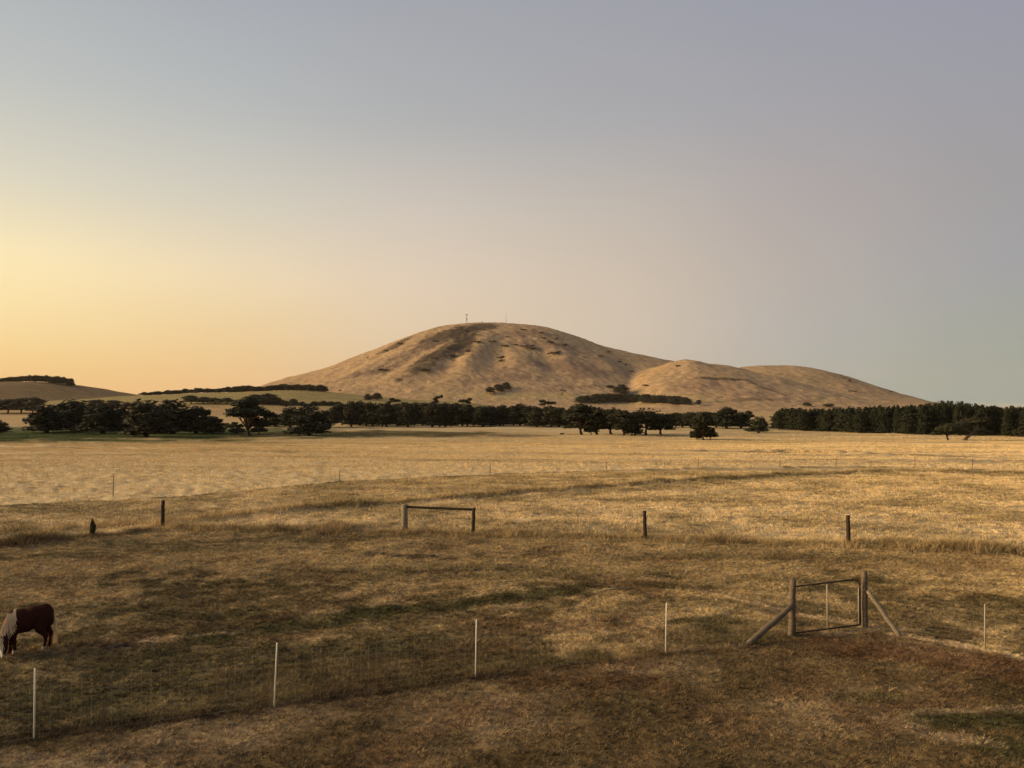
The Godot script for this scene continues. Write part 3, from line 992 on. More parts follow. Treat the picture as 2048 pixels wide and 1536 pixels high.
func setting() -> void:
	line_netting = world_line([[-500, 1560], [68, 1480], [548, 1413], [951, 1354], [1331, 1309], [1490, 1288], [1582, 1273], [1729, 1254], [1803, 1273], [1970, 1301], [2048, 1316], [2400, 1395]])
	line_fence = world_line([[-300, 1110], [0, 1088], [200, 1072], [325, 1054], [560, 1058], [805, 1066], [946, 1067], [1289, 1078], [1696, 1088], [2048, 1100], [2500, 1118]])
	line_bank = world_line([[-300, 1085], [0, 1066], [200, 1052], [330, 1043], [640, 1020], [850, 1001], [1000, 989], [1300, 966], [1500, 955], [1700, 946], [1800, 943], [2300, 955]])
	line_field = world_line([[-300, 1032], [0, 1012], [350, 993], [700, 963], [1000, 948], [1300, 938], [1400, 935], [1700, 934], [2048, 942], [2400, 950]])
	# low banks across the golden fields
	for b in [[[[1370, 905], [1420, 902], [1500, 904], [1600, 907], [1800, 911], [1900, 914]], 2.6, 0.55], [[[1560, 917], [1700, 921], [1900, 925], [2080, 921]], 2.0, 0.45], [[[640, 872], [760, 871], [900, 873], [1010, 874]], 5.0, 0.7], [[[-60, 890], [150, 892], [350, 898], [700, 907], [1000, 909]], 1.6, 0.25]]:
		var l := world_line(b[0])
		bands.append({"line": l, "w": b[1], "h": b[2], "x0": l[0].x, "x1": l[l.size() - 1].x})
	hills.bumps = []
	hills.main = {"zc": 2900.0, "wf": 1080.0, "wb": 1400.0, "line": hill_line(2900.0, [[200, 828], [330, 808], [430, 797], [500, 784], [560, 771], [600, 757], [640, 745], [680, 733], [720, 717], [760, 701], [800, 684], [850, 665], [880, 656], [930, 649], [970, 647], [1010, 648], [1060, 652], [1100, 659], [1150, 675], [1200, 694], [1260, 709], [1330, 723], [1400, 742], [1500, 774], [1600, 798], [1700, 828]])}
	hills.spur = {"zc": 2400.0, "wf": 620.0, "wb": 420.0, "line": hill_line(2400.0, [[1120, 828], [1180, 803], [1230, 778], [1270, 748], [1310, 732], [1360, 721], [1400, 725], [1450, 733], [1500, 744], [1560, 761], [1650, 786], [1750, 801], [1850, 828]])}
	hills.back = {"zc": 3050.0, "wf": 800.0, "wb": 1200.0, "line": hill_line(3050.0, [[1150, 828], [1300, 780], [1400, 751], [1480, 736], [1520, 733], [1560, 731], [1605, 735], [1650, 747], [1695, 763], [1740, 784], [1775, 804], [1830, 830]])}
	hills.left = {"zc": 2000.0, "wf": 850.0, "wb": 700.0, "line": hill_line(2000.0, [[-900, 828], [-500, 800], [-250, 784], [-100, 773], [0, 767], [60, 764], [130, 768], [200, 780], [270, 794], [340, 804], [420, 828]])}
	hills.foot = {"zc": 1680.0, "wf": 620.0, "wb": 420.0, "line": hill_line(1680.0, [[60, 828], [150, 803], [240, 796], [283, 792], [340, 790], [400, 787], [480, 785], [560, 782], [620, 782], [680, 786], [760, 794], [850, 801], [950, 807], [1050, 828]])}
	hills.bumps = []
	var lumps := []
	for m in [[968, 672, 922, 755, 42, 13], [1030, 708, 1048, 738, 55, 13], [800, 702, 680, 762, 40, 9], [850, 735, 720, 778, 38, 8], [905, 705, 800, 768, 34, 8], [1100, 692, 1180, 760, 50, 9], [1180, 705, 1262, 765, 45, 8], [942, 676, 888, 738, 28, -10], [1000, 685, 988, 745, 30, -8], [1262, 725, 1295, 782, 42, -9], [870, 690, 790, 740, 28, -7], [1075, 690, 1110, 750, 30, -6]]:
		var pa := hit(m[0], m[1], true)
		var pb := hit(m[2], m[3], true)
		var l := {"a": Vector2(pa.x, -pa.z), "b": Vector2(pb.x, -pb.z), "w": m[4], "h": m[5]}
		l.x0 = minf(pa.x, pb.x) - l.w * 2.5
		l.x1 = maxf(pa.x, pb.x) + l.w * 2.5
		l.y0 = minf(-pa.z, -pb.z) - l.w * 2.5
		l.y1 = maxf(-pa.z, -pb.z) + l.w * 2.5
		lumps.append(l)
	hills.bumps = lumps
	hills.marks = []
	for m in [[900, 666, 78, 17, 0.18, 0, 0.9], [926, 684, 36, 24, 0.5, 0, 0.95], [958, 654, 44, 11, 0.2, 0, 0.8], [880, 704, 66, 13, 0.35, 0, 0.8], [855, 722, 58, 12, 0.3, 0, 0.8], [838, 740, 40, 8, 0.3, 0, 0.7], [790, 690, 48, 8, 0.5, 0, 0.75], [765, 742, 30, 5, 0.3, 1, 0.8], [700, 752, 50, 5, 0.2, 1, 0.6], [890, 738, 26, 4, 0.4, 1, 0.7],
			[1090, 690, 70, 14, -0.2, 1, 0.5], [1130, 730, 90, 14, -0.15, 1, 0.7], [1020, 745, 36, 10, 0.0, 1, 0.55], [1180, 748, 60, 10, -0.1, 1, 0.5],
			[1300, 745, 40, 14, 0.4, 2, 0.7], [1420, 770, 80, 14, 0.0, 3, 0.7], [1450, 757, 70, 2.5, -0.12, 0, 0.9], [1530, 775, 50, 2.5, -0.35, 0, 0.9], [1590, 755, 50, 8, -0.2, 4, 0.6], [1660, 792, 60, 5, -0.05, 4, 0.8], [1490, 787, 60, 3, 0.05, 3, 0.8], [1560, 800, 80, 4, -0.05, 3, 0.7], [1700, 760, 70, 16, -0.5, 3, 0.45], [1480, 800, 70, 3, 0.0, 0, 0.5], [940, 790, 130, 5, 0.0, 5, 0.6], [1090, 793, 130, 6, 0.0, 5, 0.6], [1330, 800, 120, 5, 0.0, 5, 0.6], [1640, 765, 150, 18, -0.3, 4, 0.35], [1250, 735, 70, 16, -0.2, 3, 0.4], [830, 700, 60, 9, 0.4, 1, 0.5], [1060, 668, 60, 9, -0.1, 1, 0.6], [1150, 700, 50, 8, -0.3, 1, 0.5], [1000, 760, 120, 6, 0.0, 1, 0.45], [1180, 772, 90, 4, 0.0, 1, 0.5]]:
		var p := hit(m[0], m[1], true)
		if p == Vector3.INF: continue
		# dark scree, purple-brown tone, straw-coloured grass, brown tone, olive tone, pasture
		var cs := [Color(0.085, 0.068, 0.052), Color(0.27, 0.185, 0.135), Color(0.66, 0.44, 0.21), Color(0.40, 0.265, 0.17), Color(0.36, 0.285, 0.16), Color(0.57, 0.45, 0.21)]
		var c0 := Vector2(p.x, -p.z)
		var e := reach(m[0], m[1], m[2] * cos(m[4]), -m[2] * sin(m[4]), c0)
		var f := reach(m[0], m[1], m[3] * sin(m[4]), m[3] * cos(m[4]), c0).limit_length(150.0)
		var det := e.x * f.y - e.y * f.x
		if absf(det) < 1.0: continue
		hills.marks.append({"c0": c0, "a": e, "b": f, "det": det, "c": cs[m[5]], "k": m[6]})
	# strips of other growth and tone on the plain; one paints the pony's shade
	for m in [
			[420, 1275, 760, 1225, 0.75, GREEN, 0.85], [700, 1232, 1150, 1180, 0.7, GREEN, 0.85], [300, 1330, 820, 1285, 1.0, GREEN, 0.45], [-60, 1400, 320, 1385, 1.2, GREEN, 0.4], [-100, 1340, 260, 1320, 1.0, GREEN, 0.3], [300, 1235, 520, 1225, 0.6, GREEN, 0.55],
			[1860, 1440, 2120, 1450, 0.55, GREEN, 0.95], [2030, 1500, 2200, 1560, 0.7, GREEN, 0.9], [1700, 1400, 1800, 1395, 0.4, GREEN, 0.5], [1380, 1245, 1560, 1250, 0.8, GREEN, 0.5],
			[1680, 1290, 2080, 1345, 0.95, RUSSET, 0.85], [980, 1250, 1240, 1250, 1.1, RUSSET, 0.5], [1060, 1365, 1260, 1362, 0.6, RUSSET, 0.6], [560, 1380, 760, 1330, 0.8, PADDOCK, 0.6], [500, 1250, 700, 1200, 0.5, RUSSET, 0.4],
			[1790, 1270, 2160, 1338, 0.24, PALE, 0.95], [1386, 1179, 1600, 1230, 0.20, PALE, 0.75], [1600, 1230, 1730, 1251, 0.25, PALE, 0.75], [1340, 1303, 1490, 1290, 0.10, PALE, 0.7], [1650, 1266, 1760, 1258, 0.25, PALE, 0.5], [1810, 1428, 2080, 1414, 0.14, PALE, 0.4], [1820, 1462, 1985, 1488, 0.22, PALE, 0.42], [1770, 1440, 1830, 1450, 0.3, PALE, 0.3],
			[290, 1281, 352, 1274, 0.18, PALE, 0.8], [395, 1272, 480, 1265, 0.15, PALE, 0.5], [400, 1091, 660, 1089, 0.25, PALE, 0.6], [620, 1064, 790, 1062, 0.35, PALE, 0.8], [0, 1128, 140, 1120, 0.25, PALE, 0.5], [1260, 1345, 1420, 1338, 0.3, PALE, 0.15], [0, 1510, 120, 1530, 0.35, PALE, 0.4],
			[1195, 1176, 1265, 1180, 0.22, SOIL_AND_SHADE, 0.85], [740, 1109, 900, 1118, 0.35, SOIL_AND_SHADE, 0.55], [800, 1146, 1000, 1142, 0.3, SOIL_AND_SHADE, 0.5], [210, 1293, 262, 1292, 0.14, SOIL_AND_SHADE, 0.9], [0, 1482, 400, 1436, 0.22, SOIL_AND_SHADE, 0.6], [400, 1436, 950, 1358, 0.16, SOIL_AND_SHADE, 0.6], [950, 1358, 1340, 1310, 0.14, SOIL_AND_SHADE, 0.6], [1385, 1178, 1580, 1221, 0.10, SOIL_AND_SHADE, 0.6], [1560, 1222, 1740, 1243, 0.12, SOIL_AND_SHADE, 0.6], [1810, 1266, 2160, 1326, 0.12, SOIL_AND_SHADE, 0.6], [0, 1094, 290, 1063, 0.5, SOIL_AND_SHADE, 0.55], [250, 1505, 480, 1500, 0.35, SOIL_AND_SHADE, 0.4], [680, 1400, 820, 1420, 0.4, SOIL_AND_SHADE, 0.3],  # the short strip behind the pony is shade painted in the soil tone
			[1300, 972, 1650, 953, 2.2, GREEN, 0.4], [1000, 1000, 1300, 980, 1.2, GREEN, 0.3],
			[-500, 866, 180, 866, 150.0, PASTURE, 0.97], [230, 868, 640, 868, 50.0, PASTURE, 0.7], [640, 867, 860, 868, 48.0, Color(0.085, 0.075, 0.034), 0.92], [860, 871, 1040, 872, 16.0, SOIL_AND_SHADE, 0.6], [1385, 903, 1560, 906, 5.0, SOIL_AND_SHADE, 0.8], [1560, 906, 1900, 913, 3.4, SOIL_AND_SHADE, 0.7], [1600, 919, 2060, 923, 2.4, SOIL_AND_SHADE, 0.5], [-100, 891, 700, 905, 2.2, MOWN, 0.7], [150, 886, 900, 893, 2.6, MOWN, 0.55], [500, 903, 1350, 911, 1.8, MOWN, 0.65], [-100, 905, 500, 915, 1.6, MOWN, 0.5], [900, 886, 1380, 892, 3.0, MOWN, 0.5], [1000, 922, 2060, 927, 1.5, PALE, 0.7], [300, 912, 1200, 915, 1.2, PALE, 0.6], [1500, 888, 2060, 893, 3.0, MOWN, 0.4], [20, 930, 260, 928, 1.0, MOWN, 0.5], [560, 935, 800, 931, 0.9, MOWN, 0.5],
			[60, 976, 130, 973, 0.5, SOIL_AND_SHADE, 0.5], [1100, 870, 1150, 869, 2.0, SOIL_AND_SHADE, 0.4]]:
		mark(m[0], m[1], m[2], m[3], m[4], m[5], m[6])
	var depths := PackedFloat32Array()
	for d in [-60.0, -40.0, -25.0, -15.0, -8.0, -2.0, 3.0, 6.0, 8.5]: depths.append(d)
	var py := HORIZON + 5.6 * FOCAL / 10.0
	while py > HORIZON + 56.0:
		var q := hit(1024.0, py)
		if q != Vector3.INF and -q.z > depths[depths.size() - 1] + 0.03: depths.append(-q.z)
		py -= 2.3
	var dd := depths[depths.size() - 1]
	while dd < 6500.0:
		dd *= 1.022 if dd < 3000.0 else 1.2
		depths.append(dd)
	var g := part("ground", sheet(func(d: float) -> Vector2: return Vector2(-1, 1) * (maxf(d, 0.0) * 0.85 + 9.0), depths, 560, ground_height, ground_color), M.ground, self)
	tag(g, "dry grass plain with golden fields running out to the hill", "ground", "", "structure")
	var md := PackedFloat32Array()
	var d1 := 1530.0
	while d1 < 4420.0:
		md.append(d1)
		d1 += 8.0 if d1 < 3100.0 else 70.0
	g = part("hill", sheet(func(_d: float) -> Vector2: return Vector2(-1560.0, 2000.0), md, 500, main_hill_height, hill_color), M.hill, self)
	tag(g, "broad bare brown hill with dark scree under two masts", "hill", "", "structure")
	md = PackedFloat32Array()
	d1 = 1150.0
	while d1 < 2700.0:
		md.append(d1)
		d1 += 12.0 if d1 < 2050.0 else 60.0
	g = part("hill", sheet(func(_d: float) -> Vector2: return Vector2(-2500.0, -740.0), md, 150, left_hill_height, left_hill_color), M.hill, self)
	tag(g, "low brown hill with a line of trees along its crest", "hill", "", "structure")
	md = PackedFloat32Array()
	d1 = 1060.0
	while d1 < 2110.0:
		md.append(d1)
		d1 += 10.0 if d1 < 1720.0 else 40.0
	g = part("foothill", sheet(func(_d: float) -> Vector2: return Vector2(-1050.0, 60.0), md, 150, foothill_height, foothill_color), M.hill, self)
	tag(g, "gentle pale rise with a row of trees below the bare hill", "hill", "", "structure")

func trees() -> void:
	var near_left := "%s dense dark tree of the pasture clump, counted towards the tall layered gum"
	var place := 0
	for a in [["dense", -10, 838, 868, 44], ["dense", 92, 807, 866, 74], ["dense", 146, 797, 862, 78], ["dense", 205, 806, 868, 74], ["dense", 242, 812, 867, 42], ["dense", 345, 798, 868, 84], ["dense", 392, 810, 868, 64], ["dense", 424, 832, 868, 46]]:
		place += 1
		photo_tree(a[0], a[1], a[2], a[3], a[4], near_left % nth(place), "trees beside the green pasture", 2)
	photo_tree("dense", 292, 798, 874, 78, "wide dark tree standing forward of the pasture clump at the field edge", "", 1)
	photo_tree("shrub", 158, 845, 866, 28, "small lighter green shrub between dark trees on the pasture", "", 3)
	photo_tree("shrub", 268, 856, 873, 24, "low round shrub beside the wide forward tree on the pasture", "", 3)
	photo_tree("gum", 498, 791, 872, 78, "tall layered dark gum with a gap through its crown, standing alone", "", 2)
	photo_tree("shrub", 474, 852, 868, 24, "round low bush at the foot of the tall layered gum", "", 2)
	photo_tree("shrub", 518, 850, 868, 26, "ragged low bush beside the trunk of the tall layered gum", "", 2)
	for a in [["dense", 552, 828, 853, 54], ["dense", 580, 812, 855, 42]]:
		photo_tree(a[0], a[1], a[2], a[3], a[4], "%s hedge tree between the tall layered gum and the blocky tree" % ("low wide" if a[1] == 552 else "taller round"), "hedge between two tall trees", 2)
	photo_tree("dense", 618, 805, 872, 66, "blocky dark tree reaching the ground at the end of the windbreak", "", 4)
	photo_tree("gum", 662, 818, 855, 46, "rounded gum at the start of the windbreak beside the blocky tree", "", 1)
	var wt := pts([[684, 804], [720, 803], [752, 806], [780, 804], [815, 804], [850, 803], [885, 803], [915, 806], [950, 810], [985, 812], [1020, 806], [1060, 812], [1100, 814], [1140, 815]])
	tree_row(["gum", "dense", "dense", "gum", "dense"], 688, 1140, 15, wt, pts([[684, 852], [1140, 853]]), 36, "%s dark tree of the long windbreak, counted from the blocky tree", "windbreak trees below the hill", 9.0, -1)
	tree_row(["dense", "gum"], 695, 1135, 17, wt, pts([[684, 847], [1140, 847]]), 38, "%s tree of the row just behind the long windbreak, counted from the blocky tree", "windbreak trees below the hill", 4.0, -1)
	for a in [[788, 793, 842, 26], [875, 787, 845, 22], [930, 793, 845, 26], [1095, 797, 848, 34]]:
		photo_tree("sparse", a[0], a[1], a[2], a[3], "%s slender open-crowned tree above the windbreak, counted from the blocky tree" % nth(["788", "875", "930", "1095"].find(str(a[0])) + 1), "slender trees above the windbreak", 1)
	place = 0
	for a in [["gum", 1163, 805, 870, 66], ["gum", 1194, 810, 870, 58], ["gum", 1222, 815, 869, 60], ["gum", 1248, 819, 871, 56], ["gum", 1270, 822, 871, 50], ["dome", 1292, 807, 871, 62], ["gum", 1322, 825, 870, 56]]:
		place += 1
		photo_tree(a[0], a[1], a[2], a[3], a[4], "%s dark gum of the grove on the gold field, counted from the fallen log" % nth(place), "grove on the golden field", 0)
	photo_tree("shrub", 1264, 846, 871, 30, "black bush on the gold field under the grove of gums", "", 2)
	photo_tree("shrub", 1182, 846, 870, 22, "small bush at the grove's edge beside the fallen log", "", 2)
	tree_row(["dense", "gum"], 1338, 1432, 15, pts([[1330, 825], [1380, 823], [1420, 822], [1440, 826]]), pts([[1330, 854], [1440, 856]]), 32, "%s dark hedge tree behind the lone gum, counted from the grove", "hedge behind the lone gum", 2.0, -1)
	photo_tree("gum", 1407, 822, 881, 48, "lone dark gum on the gold field with several low stems", "", 0)
	photo_tree("shrub", 1394, 858, 880, 20, "dark shoots at the foot of the lone gum", "", 0)
	photo_tree("shrub", 1420, 856, 880, 22, "low bushy growth beside the lone gum's stem", "", 0)
	photo_tree("dense", 1453, 812, 857, 48, "tall dome-shaped tree past the hedge behind the lone gum", "", 2)
	photo_tree("dense", 1482, 823, 856, 38, "rounded tree leaning against the tall dome-shaped tree", "", 2)
	photo_tree("gum", 1496, 820, 848, 22, "small narrow gum behind the rounded trees", "", 3)
	photo_tree("dense", 1517, 832, 866, 36, "egg-shaped green tree alone near the pine plantation", "", 3)
	# further trees
	place = 0
	for a in [[-15, 797, 827, 42], [15, 797, 827, 38], [42, 794, 827, 36], [66, 793, 828, 34]]:
		place += 1
		photo_tree("gum", a[0], a[1], a[2], a[3], "%s distant gum in the row beyond the green pasture, counted towards the bare hill" % nth(place), "gums beyond the green pasture", 4)
	place = 0
	for a in [[196, 798, 823, 40], [224, 799, 823, 34], [256, 804, 823, 26], [279, 801, 823, 24]]:
		place += 1
		photo_tree("gum", a[0], a[1], a[2], a[3], "%s distant open gum behind the pasture clump, counted towards the bare hill" % nth(place), "gums behind the pasture clump", 4)
	place = 0
	for a in [["gum", 382, 790, 808, 30], ["gum", 406, 793, 808, 28], ["gum", 430, 795, 808, 28], ["gum", 455, 795, 808, 28], ["gum", 512, 788, 808, 36], ["dense", 535, 786, 808, 40], ["dense", 553, 794, 808, 26]]:
		place += 1
		photo_tree(a[0], a[1], a[2], a[3], a[4], "%s dark tree of the belt under the pale rise, counted towards the bare hill" % nth(place), "tree belt under the pale rise", 4)
	place = 0
	for a in [[570, 801], [587, 797], [604, 803], [630, 802], [646, 801], [662, 802], [676, 803]]:
		place += 1
		photo_tree("dense", a[0], a[1], 811, 18, "%s tiny round tree of the thin foothill hedge, counted towards the bare hill" % nth(place), "thin hedge below the foothill", 4)
	tree_row(["dense", "dense", "gum"], 287, 655, 8.0, pts([[283, 785], [340, 780], [400, 775], [440, 776], [480, 770], [520, 772], [560, 767], [610, 768], [640, 769], [660, 776]]), pts([[283, 792], [660, 785]]), 17, "%s small dark tree along the pale foothill crest, counted from its open end", "trees along the foothill crest", 2.0, 4, 1640.0)
	tree_row(["dense", "gum", "dense"], -26, 141, 5.5, pts([[-30, 760], [0, 757], [25, 753], [50, 750], [100, 750], [125, 753], [141, 756]]), pts([[-10, 768], [140, 766]]), 12, "%s small tree on the low hill's crest, counted along the line towards the valley", "trees along the low hill's crest", 2.0, 4, 1960.0)
	for a in [["dense", 736, 787, 800, 16], ["dense", 754, 785, 799, 20]]:
		photo_tree(a[0], a[1], a[2], a[3], a[4], "%s of a pair of bushy trees on the pale slope" % ("smaller" if a[1] == 736 else "larger"), "pair of trees on the pale slope", 4)
	place = 0
	for a in [["gum", 981, 773, 788, 18], ["dense", 997, 768, 781, 20], ["dense", 1012, 764, 777, 18]]:
		place += 1
		photo_tree(a[0], a[1], a[2], a[3], a[4], "%s of three dark trees slanting up the hill foot, counted uphill" % nth(place), "slanting clump at the hill foot", 4)
	photo_tree("sparse", 1125, 778, 791, 16, "thin open tree alone on the tan hill foot", "", 4)
	photo_tree("dense", 1243, 768, 786, 30, "stout round tree above the long hedge on the hill foot", "", 4)
	photo_tree("shrub", 1220, 769, 776, 12, "small dark bush next to the stout round tree", "", 4)
	tree_row(["dense", "gum"], 1166, 1368, 10, pts([[1160, 791], [1200, 786], [1250, 786], [1320, 789], [1372, 793]]), pts([[1160, 805], [1250, 803], [1372, 808]]), 21, "%s dark tree of the long hedge across the hill foot, counted from the open slope", "long hedge on the hill foot", 2.0, 4)
	photo_tree("gum", 1397, 799, 811, 10, "tiny lone tree past the end of the long hedge", "", 4)
	for a in [[1614, 803, 812, 12], [1657, 806, 814, 16]]:
		photo_tree("shrub", a[0], a[1], a[2], a[3], "%s dark bush at the hill foot above the pine plantation" % ("small" if a[0] == 1614 else "wide"), "bushes above the plantation", 4)
	# pine plantation
	var pt := pts([[1548, 824], [1570, 815], [1610, 818], [1650, 818], [1740, 813], [1850, 810], [1890, 808], [1940, 809], [2000, 813], [2100, 815]])
	var pb := pts([[1548, 858], [1700, 864], [1870, 869], [2048, 873], [2120, 875]])
	tree_row(["pine", "dense", "pine", "pine"], 1553, 2105, 7.5, pt, pb, 21, "%s dark tree of the plantation's front row, counted from the egg-shaped tree", "plantation pines", 2.5, 2)
	var pb2 := pts([[1548, 855], [1700, 860], [1870, 865], [2048, 869], [2120, 871]])
	tree_row(["pine", "pine", "dense"], 1560, 2105, 10, pt, pb2, 20, "%s dark tree of the plantation's second row, counted from the egg-shaped tree", "plantation pines", 2.5, 2)
	tree_row(["pine", "dense"], 1842, 1952, 11, pts([[1840, 808], [1870, 803], [1890, 800], [1925, 801], [1955, 809]]), pts([[1840, 845], [1955, 847]]), 22, "%s taller pine rising above the plantation tops, counted from the bare hill", "tall pines behind the plantation", 2.0, 3)
	photo_tree("dome", 1896, 840, 881, 44, "round-crowned gum with a slim trunk before the pine plantation", "", 3)
	photo_tree("leaning", 1937, 832, 881, 62, "leaning forked gum with a pale trunk before the pine plantation", "", 1)
	photo_tree("shrub", 2046, 851, 874, 26, "round bush against the pine plantation's edge", "", 1)
	# scrub on the bare hill
	var patches := [[850, 741, 22, 6], [905, 712, 10, 6], [935, 704, 9, 9], [868, 717, 12, 5], [1001, 716, 14, 6], [1004, 722, 12, 5], [985, 683, 14, 4], [1010, 692, 14, 4], [1055, 693, 22, 6], [1062, 698, 18, 4], [1085, 677, 12, 5], [1100, 685, 14, 5], [1112, 678, 10, 5], [1127, 691, 12, 5], [1106, 707, 24, 5], [1118, 704, 10, 4], [1199, 713, 14, 4], [1217, 704, 8, 3], [1239, 724, 10, 4], [1250, 730, 8, 4], [1045, 660, 14, 4], [1080, 666, 16, 4], [1012, 674, 10, 3], [955, 684, 16, 4], [800, 688, 10, 5], [772, 702, 10, 4], [737, 717, 6, 3], [870, 683, 12, 4], [1699, 763, 7, 8], [1690, 757, 6, 3], [1705, 783, 14, 4], [1780, 784, 8, 3], [681, 782, 6, 4], [1293, 772, 14, 5], [1262, 743, 10, 3], [1356, 733, 8, 6], [765, 741, 22, 5], [900, 697, 10, 5], [930, 662, 14, 3], [1030, 690, 10, 4]]
	patches.sort_custom(func(a: Array, b: Array) -> bool: return a[1] < b[1])
	var flanks := ["dark scree flank", "pale rib", "summit's broad face", "saddle by the spur", "spur and the far shoulder"]
	var seen := [0, 0, 0, 0, 0]
	for a in patches:
		var p := hit(a[0], a[1], true)
		if p == Vector3.INF: continue
		var k := -p.z / FOCAL
		var f := 0 if a[0] < 890 else 1 if a[0] < 980 else 2 if a[0] < 1150 else 3 if a[0] < 1300 else 4
		seen[f] += 1
		put_tree("thicket", p - Vector3(0, 0.6, 0), a[2] * k * 0.8, a[3] * k * 1.1, "%s dark scrub thicket on the hill's %s, counted downhill" % [nth(seen[f]), flanks[f]], "scrub on the bare hillside", 5)

func wire_line(st: SurfaceTool, a: Vector3, b: Vector3, r: float) -> void:
	tube(st, [a, b], [r, r], 3, false)

func fences() -> void:
	# --- netting fence in front: thin white rods, netting, running up to the gate
	var nf := thing("netting_fence", "low wire netting fence on thin white rods before the lawn", "fence", hit(548, 1413))
	var o := nf.position
	var rods := [[-430, 1550, 0, 0], [68, 1480, 70, 1336], [548, 1413, 554, 1285], [951, 1354, 953, 1239], [1331, 1309, 1333, 1205]]
	var feet := []
	for r in rods:
		var p := hit(r[0], r[1])
		feet.append(p)
		var top := p + Vector3(0.02, 1.17, 0)
		if r[2] > 0:
			var q := ray(r[2], r[3])
			top = EYE + q * (p.z - EYE.z) / q.z
		var m := part("rod", tube_mesh([p - o - Vector3(0, 0.1, 0), top - o - Vector3(0, 0.03, 0), top - o], [0.0145, 0.0135, 0.008], 10), M.white_rod, nf)
		m.set_meta("label", "thin white fence rod")
	var gate_l := hit(1582, 1273)
	var gate_r := hit(1729, 1254)
	feet.append(gate_l)
	var net := begin()
	for i in feet.size() - 1:
		netting(net, feet[i] - o, feet[i + 1] - o)
	var nm := part("wire_netting", finish(net), M.wire, nf)
	nm.set_meta("kind", "stuff")
	# --- fence to the right of the gate
	var rf := thing("netting_fence", "wire netting fence on a thin steel post beside the gate", "fence", hit(1970, 1301))
	o = rf.position
	var pk := [hit(1970, 1301), hit(2330, 1378)]
	for p in pk:
		part("steel_post", tube_mesh([p - o - Vector3(0, 0.1, 0), p - o + Vector3(0.01, 1.05, 0)], [0.016, 0.014], 5), M.steel_pale, rf)
	net = begin()
	netting(net, gate_r - o, pk[0] - o)
	netting(net, pk[0] - o, pk[1] - o)
	nm = part("wire_netting", finish(net), M.wire, rf)
	nm.set_meta("kind", "stuff")
	# --- gate posts, each with its brace
	var gp := thing("gate_post", "round timber gate post with its brace running down beside the netting", "post", gate_l)
	var q1 := ray(1586, 1160)
	var top1 := EYE + q1 * (gate_l.z / q1.z) - gate_l
	part("post", log_mesh(Vector3(0, -0.15, 0), top1, 0.078, 3), M.timber, gp)
	var bf := hit(1494, 1288) - gate_l
	var head := top1 * 0.56 + Vector3(-0.03, 0, 0.09)
	part("brace", log_mesh(Vector3(bf.x, bf.y - 0.02, bf.z + 0.02), head, 0.068, 4), M.timber, gp)
	var gp2 := thing("gate_post", "round timber gate post with a pale brace leaning on its far side", "post", gate_r)
	var q2 := ray(1729, 1143)
	var top2 := EYE + q2 * (gate_r.z / q2.z) - gate_r
	part("post", log_mesh(Vector3(0, -0.15, 0), top2, 0.074, 5), M.timber, gp2)
	bf = hit(1801, 1273) - gate_r
	head = top2 * 0.66 + Vector3(0.05, 0, 0.07)
	part("brace", log_mesh(Vector3(bf.x, bf.y - 0.02, bf.z), head, 0.06, 6), M.timber_pale, gp2)
	# --- gate: bent tube frame, one upright, netting
	var gt := thing("field_gate", "rusty tube gate with a rounded corner and netting, closed between timber posts", "gate", gate_l.lerp(gate_r, 0.5))
	o = gt.position
	var run := (gate_r - gate_l)
	var ux := run.normalized()
	var pa := gate_l + ux * 0.12 - o
	var pbb := gate_r - ux * 0.13 - o
	var lo := 0.07
	var hi := 1.20
	var corner := []
	corner.append(pa + Vector3(0, lo, 0))
	corner.append(pa + Vector3(0, hi, 0))
	corner.append(pbb + Vector3(0, hi + 0.02, 0) - ux * 0.20)
	for k in 6:
		var a := PI / 2 * (k + 1) / 7.0
		corner.append(pbb - ux * 0.20 + ux * sin(a) * 0.20 + Vector3(0, hi - 0.18 + cos(a) * 0.20, 0))
	corner.append(pbb + Vector3(0, lo, 0))
	var fr := begin()
	for i in corner.size() - 1: tube(fr, [corner[i], corner[i + 1]], [0.021, 0.021], 8)
	tube(fr, [corner[corner.size() - 1], corner[0]], [0.021, 0.021], 8)
	var frame := part("frame", finish(fr), M.steel_rust, gt)
	var mid := pa.lerp(pbb, 0.49)
	part("upright", tube_mesh([mid + Vector3(0, lo, 0), mid + Vector3(0, hi, 0)], [0.018, 0.018], 8), M.steel_pale, gt)
	part("end_upright", tube_mesh([pbb + Vector3(0, lo + 0.02, 0) - ux * 0.045, pbb + Vector3(0, hi - 0.2, 0) - ux * 0.045], [0.014, 0.014], 8), M.steel_pale, gt)
	net = begin()
	for k in 9: wire_line(net, pa + Vector3(0, lo + 0.03 + k * 0.125, 0), pbb + Vector3(0, lo + 0.03 + k * 0.125, 0) - ux * 0.02, 0.0020)
	for k in 14: wire_line(net, pa.lerp(pbb, (k + 0.5) / 14.0) + Vector3(0, lo, 0), pa.lerp(pbb, (k + 0.5) / 14.0) + Vector3(0, hi - 0.03, 0), 0.0011)
	nm = part("wire_netting", finish(net), M.wire, gt)
	nm.set_meta("kind", "stuff")
	for y in [0.3, 1.02]:
		part("hinge", tube_mesh([pa + Vector3(0, y, 0) - ux * 0.07, pa + Vector3(0, y, 0)], [0.014, 0.014], 6), M.steel_rust, frame)
	# --- timber fence further back
	var spots := [[325, 1054, 326, 1001, 0.085], [1290, 1078, 1289, 1022, 0.082], [1697, 1088, 1696, 1031, 0.082]]
	var wf := thing("timber_post_fence", "wire fence on dark round timber posts along the paddock", "fence", hit(1290, 1078))
	o = wf.position
	var tops := []
	var k2 := 20
